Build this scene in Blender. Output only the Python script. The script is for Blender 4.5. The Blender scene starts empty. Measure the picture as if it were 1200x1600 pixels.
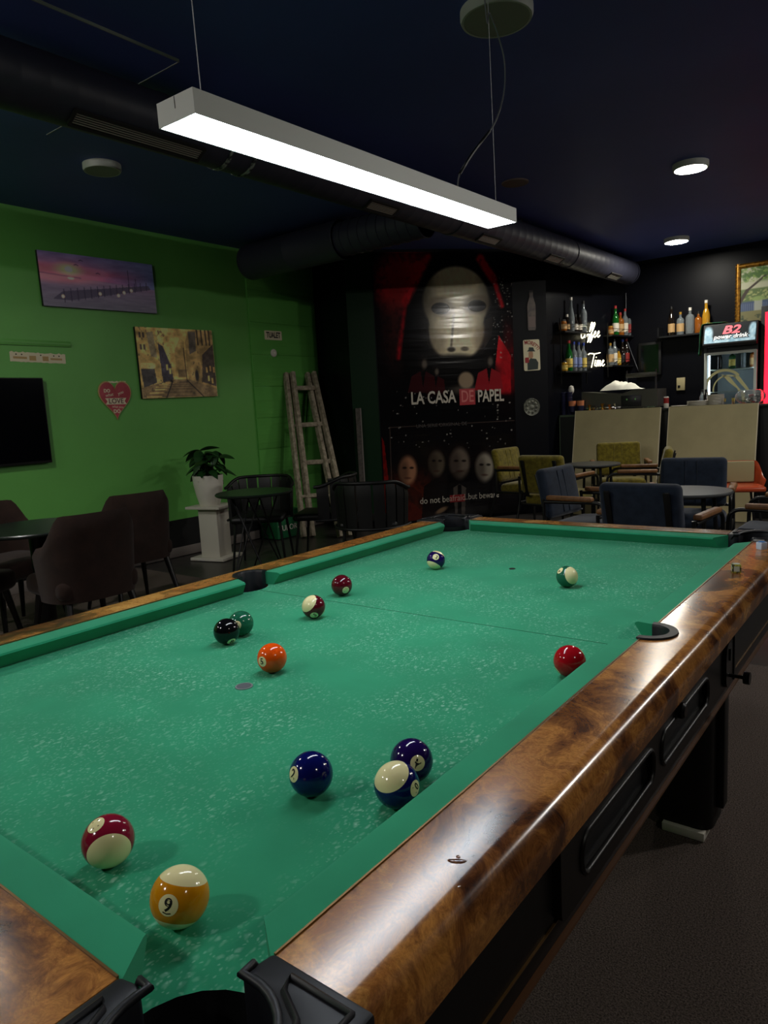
import bpy, bmesh, math, random
import numpy as np
from mathutils import Vector, Matrix, Euler, geometry

random.seed(7)
R = math.radians
PI = math.pi
scene = bpy.context.scene
C = scene.collection

# ------------------------------------------------------------------ camera, world, exposure
FPX = 1111.755                       # focal length in pixels of the 1200 x 1600 frame
CAM = Vector((0.9917, -1.3614, 1.29995))
CAM_ROT = Euler((R(81.9718), R(3.0132), R(37.4352)), 'XYZ')
cam_d = bpy.data.cameras.new('camera')
cam_d.sensor_fit = 'HORIZONTAL'
cam_d.sensor_width = 36.0
cam_d.lens = 36.0 * FPX / 1200.0
cam_d.clip_start = 0.02
cam_d.clip_end = 60
cam = bpy.data.objects.new('camera', cam_d)
cam.location = CAM
cam.rotation_euler = CAM_ROT
C.objects.link(cam)
scene.camera = cam

world = bpy.data.worlds.new('world')
scene.world = world
world.use_nodes = True
world.node_tree.nodes['Background'].inputs[0].default_value = (0.5, 0.6, 0.8, 1)
world.node_tree.nodes['Background'].inputs[1].default_value = 0.01
scene.view_settings.view_transform = 'Standard'
scene.view_settings.look = 'None'
scene.view_settings.gamma = 1.0
scene.view_settings.exposure = 0.0
scene.view_settings.use_curve_mapping = False
scene.cycles.use_denoising = True
scene.cycles.max_bounces = 8
scene.cycles.sample_clamp_indirect = 6.0

LAMP_POWER = 25.0          # radiance of the pendant's diffuser
DOWN_POWER = 100.0          # radiance of a lit round ceiling light over the seats
BAR_POWER = 260.0          # of the one over the bar
SIDE_POWER = 180.0         # of those near the green wall, out of view

# ------------------------------------------------------------------ pixel to place
CM = CAM_ROT.to_matrix()
def ray(u, v):
    return CM @ Vector(((u - 600) / FPX, -(v - 800) / FPX, -1.0))
def onx(u, v, x):
    d = ray(u, v); return CAM + d * ((x - CAM.x) / d.x)
def ony(u, v, y):
    d = ray(u, v); return CAM + d * ((y - CAM.y) / d.y)
def onz(u, v, z):
    d = ray(u, v); return CAM + d * ((z - CAM.z) / d.z)
def onplane(u, v, p, n):
    d = ray(u, v); p = Vector(p); n = Vector(n); return CAM + d * ((p - CAM).dot(n) / d.dot(n))

# ------------------------------------------------------------------ materials
def lin(c):
    return tuple((x / 255 / 12.92) if x / 255 <= 0.04045 else ((x / 255 + 0.055) / 1.055) ** 2.4 for x in c[:3])

class NT:
    def __init__(s, m):
        m.use_nodes = True
        s.t = m.node_tree
        s.b = s.t.nodes['Principled BSDF']
    def n(s, kind, **kw):
        nd = s.t.nodes.new(kind)
        for k, v in kw.items():
            if k in nd.inputs: nd.inputs[k].default_value = v
            else: setattr(nd, k, v)
        return nd
    def l(s, a, b): s.t.links.new(a, b)

def mat(name, col, rough=0.5, metal=0.0, spec=0.5, emit=None, estr=0.0, trans=0.0, ior=1.45, coat=0.0, coat_rough=0.1, alpha=1.0, noise=None, bump=None, sheen=0.0):
    m = bpy.data.materials.new(name)
    t = NT(m); b = t.b
    c = lin(col)
    b.inputs['Base Color'].default_value = (*c, 1)
    b.inputs['Roughness'].default_value = rough
    b.inputs['Metallic'].default_value = metal
    b.inputs['Specular IOR Level'].default_value = spec
    b.inputs['Transmission Weight'].default_value = trans
    b.inputs['IOR'].default_value = ior
    b.inputs['Coat Weight'].default_value = coat
    b.inputs['Coat Roughness'].default_value = coat_rough
    b.inputs['Alpha'].default_value = alpha
    b.inputs['Sheen Weight'].default_value = sheen
    if emit is not None:
        b.inputs['Emission Color'].default_value = (*lin(emit), 1)
        b.inputs['Emission Strength'].default_value = estr
    if noise:                           # (scale, second colour, contrast)
        sc_, c2, lo, hi = noise
        tc = t.n('ShaderNodeTexCoord')
        nz = t.n('ShaderNodeTexNoise', Scale=sc_, Detail=6.0, Roughness=0.6)
        t.l(tc.outputs['Object'], nz.inputs['Vector'])
        rp = t.n('ShaderNodeValToRGB')
        rp.color_ramp.elements[0].position = lo; rp.color_ramp.elements[0].color = (*c, 1)
        rp.color_ramp.elements[1].position = hi; rp.color_ramp.elements[1].color = (*lin(c2), 1)
        t.l(nz.outputs['Fac'], rp.inputs['Fac']); t.l(rp.outputs['Color'], b.inputs['Base Color'])
    if bump:                            # (scale, strength, distance)
        tc = t.n('ShaderNodeTexCoord')
        nz = t.n('ShaderNodeTexNoise', Scale=bump[0], Detail=4.0)
        t.l(tc.outputs['Object'], nz.inputs['Vector'])
        bp = t.n('ShaderNodeBump', Strength=bump[1], Distance=bump[2])
        t.l(nz.outputs['Fac'], bp.inputs['Height']); t.l(bp.outputs['Normal'], b.inputs['Normal'])
    return m

def glossy_paint(name, col, rough, stretch, strength, dist=0.004, spec=0.5):
    """gloss paint rolled on in bands: ripples that run level, so lights mirror in it as upright streaks"""
    m = mat(name, col, rough, spec=spec)
    t = NT(m)
    tc = t.n('ShaderNodeTexCoord')
    mp = t.n('ShaderNodeMapping'); mp.inputs['Scale'].default_value = stretch
    nz = t.n('ShaderNodeTexNoise', Scale=1.0, Detail=3.0)
    t.l(tc.outputs['Object'], mp.inputs['Vector']); t.l(mp.outputs['Vector'], nz.inputs['Vector'])
    bp = t.n('ShaderNodeBump', Strength=strength, Distance=dist)
    t.l(nz.outputs['Fac'], bp.inputs['Height']); t.l(bp.outputs['Normal'], t.b.inputs['Normal'])
    nz2 = t.n('ShaderNodeTexNoise', Scale=1.1, Detail=4.0)
    t.l(tc.outputs['Object'], nz2.inputs['Vector'])
    c = lin(col)
    rp = t.n('ShaderNodeValToRGB')
    rp.color_ramp.elements[0].position = 0.3; rp.color_ramp.elements[0].color = (*[x * 0.9 for x in c], 1)
    rp.color_ramp.elements[1].position = 0.7; rp.color_ramp.elements[1].color = (*[x * 1.1 for x in c], 1)
    t.l(nz2.outputs['Fac'], rp.inputs['Fac']); t.l(rp.outputs['Color'], t.b.inputs['Base Color'])
    return m

def print_mat(name, rough=0.5, emit=0.0, spec=0.4, ripple=None):
    m = bpy.data.materials.new(name)
    t = NT(m)
    a = t.n('ShaderNodeAttribute', attribute_name='Col')
    t.l(a.outputs['Color'], t.b.inputs['Base Color'])
    t.b.inputs['Roughness'].default_value = rough
    t.b.inputs['Specular IOR Level'].default_value = spec
    if emit:
        t.l(a.outputs['Color'], t.b.inputs['Emission Color'])
        t.b.inputs['Emission Strength'].default_value = emit
    if ripple:
        tc = t.n('ShaderNodeTexCoord')
        mp = t.n('ShaderNodeMapping'); mp.inputs['Scale'].default_value = ripple[0]
        nz = t.n('ShaderNodeTexNoise', Scale=1.0, Detail=3.0)
        t.l(tc.outputs['Object'], mp.inputs['Vector']); t.l(mp.outputs['Vector'], nz.inputs['Vector'])
        bp = t.n('ShaderNodeBump', Strength=ripple[1], Distance=0.004)
        t.l(nz.outputs['Fac'], bp.inputs['Height']); t.l(bp.outputs['Normal'], t.b.inputs['Normal'])
    return m

def wood_mat():
    m = bpy.data.materials.new('burl_laminate')
    t = NT(m); b = t.b
    tc = t.n('ShaderNodeTexCoord')
    warp = t.n('ShaderNodeTexNoise', Scale=5.0, Detail=3.0, Distortion=0.6)
    t.l(tc.outputs['Object'], warp.inputs['Vector'])
    sub = t.n('ShaderNodeVectorMath', operation='SUBTRACT'); sub.inputs[1].default_value = (0.5, 0.5, 0.5)
    t.l(warp.outputs['Color'], sub.inputs[0])
    scl = t.n('ShaderNodeVectorMath', operation='SCALE'); scl.inputs['Scale'].default_value = 0.30
    t.l(sub.outputs[0], scl.inputs[0])
    add = t.n('ShaderNodeVectorMath', operation='ADD')
    t.l(tc.outputs['Object'], add.inputs[0]); t.l(scl.outputs[0], add.inputs[1])
    big = t.n('ShaderNodeTexNoise', Scale=3.0, Detail=10.0, Roughness=0.7, Distortion=0.35)
    t.l(add.outputs[0], big.inputs['Vector'])
    rp = t.n('ShaderNodeValToRGB')
    e = rp.color_ramp.elements
    e[0].position = 0.37; e[0].color = (*lin((60, 40, 30)), 1)
    e[1].position = 0.72; e[1].color = (*lin((226, 176, 104)), 1)
    for p_, c_ in ((0.41, (92, 54, 30)), (0.47, (142, 92, 48)), (0.515, (188, 130, 66)), (0.555, (160, 104, 52)), (0.60, (208, 152, 80))):
        q = e.new(p_); q.color = (*lin(c_), 1)
    t.l(big.outputs['Fac'], rp.inputs['Fac'])
    wv = t.n('ShaderNodeTexWave', Scale=1.3, Distortion=7.0, Detail=5.0)
    wv.inputs['Detail Scale'].default_value = 2.2
    t.l(add.outputs[0], wv.inputs['Vector'])
    rv = t.n('ShaderNodeValToRGB')
    rv.color_ramp.elements[0].position = 0.0; rv.color_ramp.elements[0].color = (0.42, 0.37, 0.40, 1)
    rv.color_ramp.elements[1].position = 0.3; rv.color_ramp.elements[1].color = (1, 1, 1, 1)
    t.l(wv.outputs['Fac'], rv.inputs['Fac'])
    mx = t.n('ShaderNodeMix', data_type='RGBA', blend_type='MULTIPLY'); mx.inputs[0].default_value = 0.75
    t.l(rp.outputs['Color'], mx.inputs[6]); t.l(rv.outputs['Color'], mx.inputs[7])
    fine = t.n('ShaderNodeTexNoise', Scale=210.0, Detail=3.0, Roughness=0.75)
    t.l(add.outputs[0], fine.inputs['Vector'])
    rf = t.n('ShaderNodeValToRGB')
    rf.color_ramp.elements[0].position = 0.3; rf.color_ramp.elements[0].color = (0.55, 0.5, 0.45, 1)
    rf.color_ramp.elements[1].position = 0.68; rf.color_ramp.elements[1].color = (1.25, 1.2, 1.1, 1)
    t.l(fine.outputs['Fac'], rf.inputs['Fac'])
    m2 = t.n('ShaderNodeMix', data_type='RGBA', blend_type='MULTIPLY'); m2.inputs[0].default_value = 0.8
    t.l(mx.outputs[2], m2.inputs[6]); t.l(rf.outputs['Color'], m2.inputs[7])
    t.l(m2.outputs[2], b.inputs['Base Color'])
    b.inputs['Roughness'].default_value = 0.2
    b.inputs['Specular IOR Level'].default_value = 0.7
    return m

def cloth_mat(name, specks=True):
    m = bpy.data.materials.new(name)
    t = NT(m); b = t.b
    base = lin((42, 146, 106))
    tc = t.n('ShaderNodeTexCoord')
    nz = t.n('ShaderNodeTexNoise', Scale=7.0, Detail=5.0)
    t.l(tc.outputs['Object'], nz.inputs['Vector'])
    rp = t.n('ShaderNodeValToRGB')
    rp.color_ramp.elements[0].position = 0.3; rp.color_ramp.elements[0].color = (*[x * 0.88 for x in base], 1)
    rp.color_ramp.elements[1].position = 0.7; rp.color_ramp.elements[1].color = (*[x * 1.08 for x in base], 1)
    t.l(nz.outputs['Fac'], rp.inputs['Fac'])
    out = rp.outputs['Color']
    if specks:
        def layer(scale, stretch, rot, size, lo, prev):
            mp = t.n('ShaderNodeMapping'); mp.inputs['Scale'].default_value = stretch
            mp.inputs['Rotation'].default_value = (0, 0, rot)
            wn = t.n('ShaderNodeTexNoise', Scale=60.0, Detail=2.0)
            t.l(tc.outputs['Object'], wn.inputs['Vector'])
            mixv = t.n('ShaderNodeVectorMath', operation='MULTIPLY_ADD')
            mixv.inputs[1].default_value = (0.012, 0.012, 0); t.l(wn.outputs['Color'], mixv.inputs[0]); t.l(tc.outputs['Object'], mixv.inputs[2])
            t.l(mixv.outputs[0], mp.inputs['Vector'])
            vo = t.n('ShaderNodeTexVoronoi', Scale=scale, voronoi_dimensions='2D')
            t.l(mp.outputs['Vector'], vo.inputs['Vector'])
            near = t.n('ShaderNodeMapRange'); near.inputs['From Min'].default_value = size; near.inputs['From Max'].default_value = size * 0.35
            t.l(vo.outputs['Distance'], near.inputs['Value'])
            sep = t.n('ShaderNodeSeparateColor'); t.l(vo.outputs['Color'], sep.inputs[0])
            pick = t.n('ShaderNodeMapRange'); pick.inputs['From Min'].default_value = lo; pick.inputs['From Max'].default_value = 1.0
            t.l(sep.outputs[0], pick.inputs['Value'])
            patch = t.n('ShaderNodeTexNoise', Scale=6.0, Detail=2.0); t.l(tc.outputs['Object'], patch.inputs['Vector'])
            pm = t.n('ShaderNodeMapRange'); pm.inputs['From Min'].default_value = 0.35; pm.inputs['From Max'].default_value = 0.62
            t.l(patch.outputs['Fac'], pm.inputs['Value'])
            m1 = t.n('ShaderNodeMath', operation='MULTIPLY'); t.l(near.outputs[0], m1.inputs[0]); t.l(pick.outputs[0], m1.inputs[1])
            m2 = t.n('ShaderNodeMath', operation='MULTIPLY'); t.l(m1.outputs[0], m2.inputs[0]); t.l(pm.outputs[0], m2.inputs[1])
            m3 = t.n('ShaderNodeMath', operation='MULTIPLY'); t.l(m2.outputs[0], m3.inputs[0]); m3.inputs[1].default_value = 0.36
            mx = t.n('ShaderNodeMix', data_type='RGBA'); mx.inputs[7].default_value = (*lin((190, 232, 212)), 1)
            t.l(m3.outputs[0], mx.inputs[0]); t.l(prev, mx.inputs[6])
            return mx.outputs[2]
        out = layer(90.0, (1.0, 0.55, 1), 0.5, 0.26, 0.25, out)
        out = layer(55.0, (1.0, 0.6, 1), -0.4, 0.20, 0.5, out)
        out = layer(190.0, (1.0, 0.7, 1), 0.2, 0.30, 0.2, out)
    t.l(out, b.inputs['Base Color'])
    b.inputs['Roughness'].default_value = 0.95
    b.inputs['Specular IOR Level'].default_value = 0.15
    b.inputs['Sheen Weight'].default_value = 0.08
    fb = t.n('ShaderNodeTexNoise', Scale=900.0, Detail=2.0); t.l(tc.outputs['Object'], fb.inputs['Vector'])
    bp = t.n('ShaderNodeBump', Strength=0.12, Distance=0.001)
    t.l(fb.outputs['Fac'], bp.inputs['Height']); t.l(bp.outputs['Normal'], b.inputs['Normal'])
    return m

def carpet_mat(name, c1, c2):
    m = bpy.data.materials.new(name)
    t = NT(m); b = t.b
    tc = t.n('ShaderNodeTexCoord')
    nz = t.n('ShaderNodeTexNoise', Scale=230.0, Detail=3.0, Roughness=0.8)
    t.l(tc.outputs['Object'], nz.inputs['Vector'])
    rp = t.n('ShaderNodeValToRGB')
    rp.color_ramp.elements[0].position = 0.36; rp.color_ramp.elements[0].color = (*lin(c1), 1)
    rp.color_ramp.elements[1].position = 0.66; rp.color_ramp.elements[1].color = (*lin(c2), 1)
    t.l(nz.outputs['Fac'], rp.inputs['Fac']); t.l(rp.outputs['Color'], b.inputs['Base Color'])
    b.inputs['Roughness'].default_value = 1.0
    b.inputs['Specular IOR Level'].default_value = 0.1
    bp = t.n('ShaderNodeBump', Strength=0.8, Distance=0.006)
    t.l(nz.outputs['Fac'], bp.inputs['Height']); t.l(bp.outputs['Normal'], b.inputs['Normal'])
    return m

M = {}
M['green_wall'] = glossy_paint('green_gloss_paint', (98, 168, 80), 0.4, (1.0, 0.5, 8.0), 0.25, spec=0.4)
M['green_door'] = glossy_paint('green_door_gloss', (98, 168, 80), 0.10, (0.4, 0.4, 6.0), 1.0, dist=0.035, spec=1.0)
M['green_door'].node_tree.nodes['Principled BSDF'].inputs['Specular Tint'].default_value = (0.35, 1.0, 0.35, 1)
M['dark_green_wall'] = glossy_paint('dark_green_paint', (12, 40, 20), 0.4, (1, 1, 8), 0.15, spec=0.2)
M['black_wall'] = glossy_paint('black_wall_paint', (8, 9, 15), 0.4, (2, 2, 6), 0.15, spec=0.14)
M['ceiling'] = glossy_paint('navy_ceiling_paint', (74, 90, 166), 0.6, (3, 3, 3), 0.1)
M['carpet'] = carpet_mat('brown_carpet', (44, 38, 36), (122, 109, 102))
M['laminate'] = mat('dark_floor_tiles', (44, 42, 42), 0.35, noise=(6.0, (60, 56, 54), 0.35, 0.7))
M['skirting'] = mat('grey_skirting', (120, 112, 108), 0.5)
M['plinth'] = mat('black_plinth_paint', (12, 13, 16), 0.5)
M['wood'] = wood_mat()
M['cloth'] = cloth_mat('green_billiard_cloth')
M['cushion'] = cloth_mat('green_cushion_cloth', False)
M['casting'] = mat('black_plastic_casting', (20, 21, 27), 0.45, spec=0.45, bump=(60.0, 0.08, 0.002))
M['pocket'] = mat('pocket_rubber', (10, 11, 14), 0.6)
M['apron'] = mat('black_laminate', (16, 15, 15), 0.42, spec=0.45)
M['brass_line'] = mat('brass_trim', (122, 92, 52), 0.35, metal=0.6)
M['brown_edge'] = mat('brown_edge_band', (92, 60, 36), 0.4)
M['dark_metal'] = mat('dark_metal', (38, 38, 40), 0.35, metal=0.8)
M['black_metal'] = mat('black_powder_metal', (12, 12, 13), 0.4, spec=0.5)
M['chrome'] = mat('chrome', (190, 190, 190), 0.18, metal=1.0)
M['white_metal'] = mat('white_lamp_housing', (226, 226, 222), 0.45)
M['diffuser'] = mat('lamp_diffuser', (255, 255, 255), 0.5, emit=(240, 247, 255), estr=LAMP_POWER)
M['disc_on'] = mat('lit_disc', (255, 255, 255), 0.5, emit=(255, 250, 236), estr=DOWN_POWER)
M['disc_bar'] = mat('lit_bar_disc', (255, 255, 255), 0.5, emit=(255, 250, 236), estr=BAR_POWER)
M['disc_side'] = mat('lit_side_disc', (255, 255, 255), 0.5, emit=(255, 250, 240), estr=SIDE_POWER)
M['disc_far'] = mat('lit_far_disc', (255, 255, 255), 0.5, emit=(255, 250, 240), estr=310.0)
M['disc_off'] = mat('unlit_disc', (132, 138, 128), 0.5)
M['disc_rim'] = mat('disc_rim', (176, 180, 172), 0.5)
M['disc_dark'] = mat('brown_disc', (112, 96, 92), 0.6)
M['steel_wire'] = mat('steel_wire', (170, 172, 176), 0.4, metal=0.6)
M['grey_cable'] = mat('grey_cable', (110, 112, 118), 0.5)
M['duct'] = glossy_paint('black_duct_paint', (50, 51, 66), 0.5, (6, 6, 6), 0.2)
M['duct_chip'] = mat('chipped_duct_paint', (150, 160, 150), 0.7, noise=(40.0, (40, 44, 50), 0.42, 0.55))
M['grille'] = mat('grille_metal', (150, 146, 134), 0.45, metal=0.3)
M['grille_dark'] = mat('grille_dark', (40, 38, 38), 0.6)
M['white'] = mat('white_paint', (205, 200, 188), 0.5)
M['pot'] = mat('white_ceramic_pot', (214, 210, 198), 0.4)
M['soil'] = mat('pale_gravel', (150, 146, 138), 0.9, noise=(60.0, (60, 54, 48), 0.4, 0.6))
M['leaf'] = mat('leaf', (22, 54, 24), 0.4, noise=(9.0, (36, 76, 30), 0.4, 0.7))
M['stem'] = mat('plant_stem', (70, 92, 40), 0.6)
M['ladder'] = mat('weathered_ladder_wood', (176, 164, 142), 0.8, noise=(24.0, (108, 98, 82), 0.35, 0.7))
M['batten'] = mat('grey_batten_wood', (84, 78, 72), 0.7, noise=(30.0, (50, 46, 42), 0.4, 0.7))
M['brown_fab'] = mat('brown_velour', (44, 30, 25), 0.9, spec=0.2, noise=(14.0, (34, 23, 19), 0.35, 0.7), sheen=0.1)
M['olive_fab'] = mat('olive_plush', (124, 112, 36), 0.9, spec=0.2, noise=(30.0, (88, 78, 24), 0.35, 0.65), sheen=0.25)
M['blue_fab'] = mat('navy_plush', (36, 46, 62), 0.9, spec=0.2, noise=(20.0, (26, 34, 48), 0.35, 0.65), sheen=0.2)
M['arm_wood'] = mat('armrest_wood', (138, 96, 58), 0.45, noise=(20.0, (104, 68, 38), 0.35, 0.65))
M['black_plastic'] = mat('black_plastic', (8, 9, 10), 0.5)
M['table_black'] = mat('black_table_top', (24, 32, 28), 0.3)
M['table_grey'] = mat('grey_table_top', (66, 68, 70), 0.32)
M['tv'] = mat('tv_screen', (4, 5, 8), 0.08, spec=0.6)
M['cream'] = mat('cream_board', (176, 164, 124), 0.55, noise=(2.0, (160, 150, 112), 0.4, 0.7))
M['cream_edge'] = mat('cream_board_edge', (226, 216, 186), 0.6)
M['bar_black'] = mat('bar_black', (14, 15, 18), 0.45)
M['bar_top'] = mat('bar_top', (30, 30, 32), 0.25)
M['green_edge'] = mat('green_edge_strip', (70, 86, 66), 0.5)
M['orange_plastic'] = mat('orange_plastic', (176, 70, 36), 0.3, spec=0.6)
M['pale_pad'] = mat('pale_pad', (150, 142, 104), 0.7)
M['glass'] = mat('clear_glass', (235, 240, 240), 0.04, trans=0.92, ior=1.45)
M['pane'] = mat('door_pane', (225, 235, 235), 0.02, trans=1.0, ior=1.02)
M['gold'] = mat('gilt_frame', (170, 122, 44), 0.35, metal=0.75, noise=(40.0, (110, 72, 22), 0.4, 0.6))
M['red_led'] = mat('red_led', (255, 30, 50), 0.5, emit=(255, 20, 40), estr=4.0)
M['neon'] = mat('neon_tube', (255, 250, 220), 0.5, emit=(255, 246, 205), estr=3.5)
M['cool_light'] = mat('fridge_light', (235, 245, 255), 0.5, emit=(225, 240, 250), estr=10.0)
M['fridge_wall'] = mat('fridge_lining', (180, 190, 196), 0.5)
M['cotton'] = mat('white_cloth', (226, 224, 210), 0.9)
M['txt_white'] = mat('ink_white', (205, 200, 190), 0.6)
M['txt_black'] = mat('ink_black', (14, 12, 12), 0.6)
M['txt_red'] = mat('ink_red', (150, 28, 34), 0.6)
M['txt_pink'] = mat('panel_red', (190, 60, 66), 0.6)
M['txt_maroon'] = mat('ink_maroon', (84, 40, 44), 0.6)
M['paper'] = mat('cream_paper', (214, 206, 176), 0.8)
M['paper_ink'] = mat('beige_ink', (176, 150, 100), 0.8)
M['heart_red'] = mat('heart_red', (150, 36, 50), 0.35, noise=(3.0, (186, 70, 84), 0.4, 0.7))

# ------------------------------------------------------------------ mesh builder
def bez(points, n=8):
    """smooth path through points (Catmull-Rom)"""
    P = [Vector(p) for p in points]
    out = []
    for i in range(len(P) - 1):
        a = P[max(i - 1, 0)]; b = P[i]; c = P[i + 1]; d = P[min(i + 2, len(P) - 1)]
        for k in range(n):
            t = k / n
            out.append(0.5 * ((2 * b) + (c - a) * t + (2 * a - 5 * b + 4 * c - d) * t * t + (3 * b - a - 3 * c + d) * t ** 3))
    out.append(P[-1])
    return out

class MB:
    def __init__(s): s.v = []; s.f = []; s.m = []
    def add(s, vs, fs, mi=0):
        o = len(s.v); s.v += [Vector(v) for v in vs]; s.f += [[o + i for i in f] for f in fs]; s.m += [mi] * len(fs); return s
    def box(s, c, d, mi=0, rot=None):
        c = Vector(c); x, y, z = d[0] / 2, d[1] / 2, d[2] / 2
        vs = [Vector((a * x, b * y, e * z)) for a in (-1, 1) for b in (-1, 1) for e in (-1, 1)]
        if rot is not None:
            q = rot if isinstance(rot, Matrix) else Euler(rot).to_matrix(); vs = [q @ v for v in vs]
        return s.add([c + v for v in vs], [[0, 1, 3, 2], [4, 6, 7, 5], [0, 4, 5, 1], [2, 3, 7, 6], [0, 2, 6, 4], [1, 5, 7, 3]], mi)
    def bar(s, a, b, w, h, up=(0, 0, 1), mi=0):
        a, b = Vector(a), Vector(b); d = (b - a); L = d.length; d.normalize()
        up = Vector(up); sd = d.cross(up)
        if sd.length < 1e-5: sd = d.cross(Vector((1, 0, 0)))
        sd.normalize(); u = sd.cross(d)
        q = Matrix((sd, d, u)).transposed()
        return s.box((a + b) / 2, (w, L, h), mi, q)
    def tube(s, path, r, n=8, mi=0, closed=False, caps=True):
        P = [Vector(p) for p in path]; k = len(P)
        rr = r if isinstance(r, (list, tuple)) else [r] * k
        T = []
        for i in range(k):
            a = P[(i - 1) % k] if closed else P[max(i - 1, 0)]; b = P[(i + 1) % k] if closed else P[min(i + 1, k - 1)]
            d = (b - a); d = d.normalized() if d.length > 1e-9 else Vector((0, 0, 1)); T.append(d)
        ref = Vector((0, 0, 1)) if abs(T[0].z) < 0.9 else Vector((1, 0, 0))
        N = (ref - T[0] * ref.dot(T[0])).normalized()
        vs, fs = [], []
        for i in range(k):
            N = N - T[i] * N.dot(T[i])
            N = N.normalized() if N.length > 1e-6 else T[i].orthogonal().normalized()
            B = T[i].cross(N)
            for j in range(n):
                a = 2 * PI * j / n; vs.append(P[i] + (N * math.cos(a) + B * math.sin(a)) * rr[i])
        for i in range(k if closed else k - 1):
            i2 = (i + 1) % k
            for j in range(n):
                j2 = (j + 1) % n; fs.append([i * n + j, i * n + j2, i2 * n + j2, i2 * n + j])
        if caps and not closed:
            fs.append(list(range(n))[::-1]); fs.append([(k - 1) * n + j for j in range(n)])
        return s.add(vs, fs, mi)
    def lathe(s, prof, n=24, c=(0, 0, 0), mat4=None, mi=0, caps=False, mis=None):
        c = Vector(c); vs, fs, ms = [], [], []
        for r, z in prof:
            for j in range(n):
                a = 2 * PI * j / n; vs.append(Vector((r * math.cos(a), r * math.sin(a), z)))
        for i in range(len(prof) - 1):
            for j in range(n):
                j2 = (j + 1) % n; fs.append([i * n + j, i * n + j2, (i + 1) * n + j2, (i + 1) * n + j]); ms.append(mis[i] if mis else mi)
        if caps:
            fs.append(list(range(n))[::-1]); ms.append(mi); fs.append([(len(prof) - 1) * n + j for j in range(n)]); ms.append(mi)
        if mat4 is not None: vs = [mat4 @ v for v in vs]
        o = len(s.v); s.v += [c + v for v in vs]; s.f += [[o + i for i in f] for f in fs]; s.m += ms
        return s
    def prism(s, poly, h0, h1, fr=None, holes=(), mi=0):
        """extrude a 2D outline (with holes) from h0 to h1 along the third axis of frame fr"""
        fr = fr or Matrix.Identity(4)
        loops = [list(poly)] + [list(h) for h in holes]
        flat = [p for lp in loops for p in lp]; n = len(flat)
        if holes:
            tri = geometry.tessellate_polygon([[Vector((p[0], p[1], 0)) for p in lp] for lp in loops])
            tri = [list(t) for t in tri]
        else:
            tri = [list(range(n))]
        def area(t): return sum(flat[t[i]][0] * flat[t[(i + 1) % len(t)]][1] - flat[t[(i + 1) % len(t)]][0] * flat[t[i]][1] for i in range(len(t)))
        tri = [t if area(t) > 0 else t[::-1] for t in tri]
        vs = [fr @ Vector((p[0], p[1], h1)) for p in flat] + [fr @ Vector((p[0], p[1], h0)) for p in flat]
        fs = [t for t in tri] + [[i + n for i in t[::-1]] for t in tri]
        o = 0
        for li, lp in enumerate(loops):
            k = len(lp); ar = sum(lp[i][0] * lp[(i + 1) % k][1] - lp[(i + 1) % k][0] * lp[i][1] for i in range(k))
            flip = (ar > 0) == (li > 0)
            for i in range(k):
                a, b = o + i, o + (i + 1) % k
                f = [a, a + n, b + n, b]
                fs.append(f if not flip else f[::-1])
            o += k
        return s.add(vs, fs, mi)
    def mesh(s, name, mats, smooth=35, bevel=0.0, seg=2, merge=False):
        me = bpy.data.meshes.new(name)
        me.from_pydata([tuple(v) for v in s.v], [], s.f)
        for m in (mats if isinstance(mats, (list, tuple)) else [mats]): me.materials.append(m)
        if any(s.m): me.polygons.foreach_set('material_index', s.m)
        if bevel or merge:
            bm = bmesh.new(); bm.from_mesh(me)
            if merge: bmesh.ops.remove_doubles(bm, verts=bm.verts, dist=1e-5)
            if bevel:
                ed = [e for e in bm.edges if len(e.link_faces) == 2 and e.calc_face_angle(0) > R(30)]
                bmesh.ops.bevel(bm, geom=ed, offset=bevel, segments=seg, profile=0.5, affect='EDGES', clamp_overlap=True)
            bmesh.ops.recalc_face_normals(bm, faces=bm.faces)
            bm.to_mesh(me); bm.free()
        if smooth:
            me.polygons.foreach_set('use_smooth', [True] * len(me.polygons))
            me.set_sharp_from_angle(angle=R(smooth))
        me.update()
        return me
    def build(s, name, mats, parent=None, smooth=35, bevel=0.0, seg=2, merge=False, loc=None, rot=None, mtx=None):
        return link(name, s.mesh(name, mats, smooth, bevel, seg, merge), parent, loc, rot, mtx)

def link(name, data, parent=None, loc=None, rot=None, mtx=None):
    o = bpy.data.objects.new(name, data); C.objects.link(o)
    if parent is not None: o.parent = parent
    if mtx is not None: o.matrix_local = mtx
    if loc is not None: o.location = loc
    if rot is not None: o.rotation_euler = rot
    return o
def empty(name, loc=(0, 0, 0), rz=0.0):
    o = link(name, None); o.location = loc; o.rotation_euler = (0, 0, rz); o.empty_display_size = 0.1; return o
def tag(o, label, cat, group=None):
    o['label'] = label; o['category'] = cat
    if group: o['group'] = group
    return o
def thing(name, label, cat, loc=(0, 0, 0), rz=0.0, group=None):
    return tag(empty(name, loc, rz), label, cat, group)
def struct(o): o['kind'] = 'structure'; return o
def copy_tree(o, parent=None):
    c = o.copy(); C.objects.link(c); c.parent = parent
    for ch in list(o.children): copy_tree(ch, c)
    return c
def frame(o, x, y):
    x = Vector(x).normalized(); y = Vector(y); z = x.cross(y).normalized(); y = z.cross(x)
    m = Matrix((x, y, z)).transposed().to_4x4(); m.translation = Vector(o); return m
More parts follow.
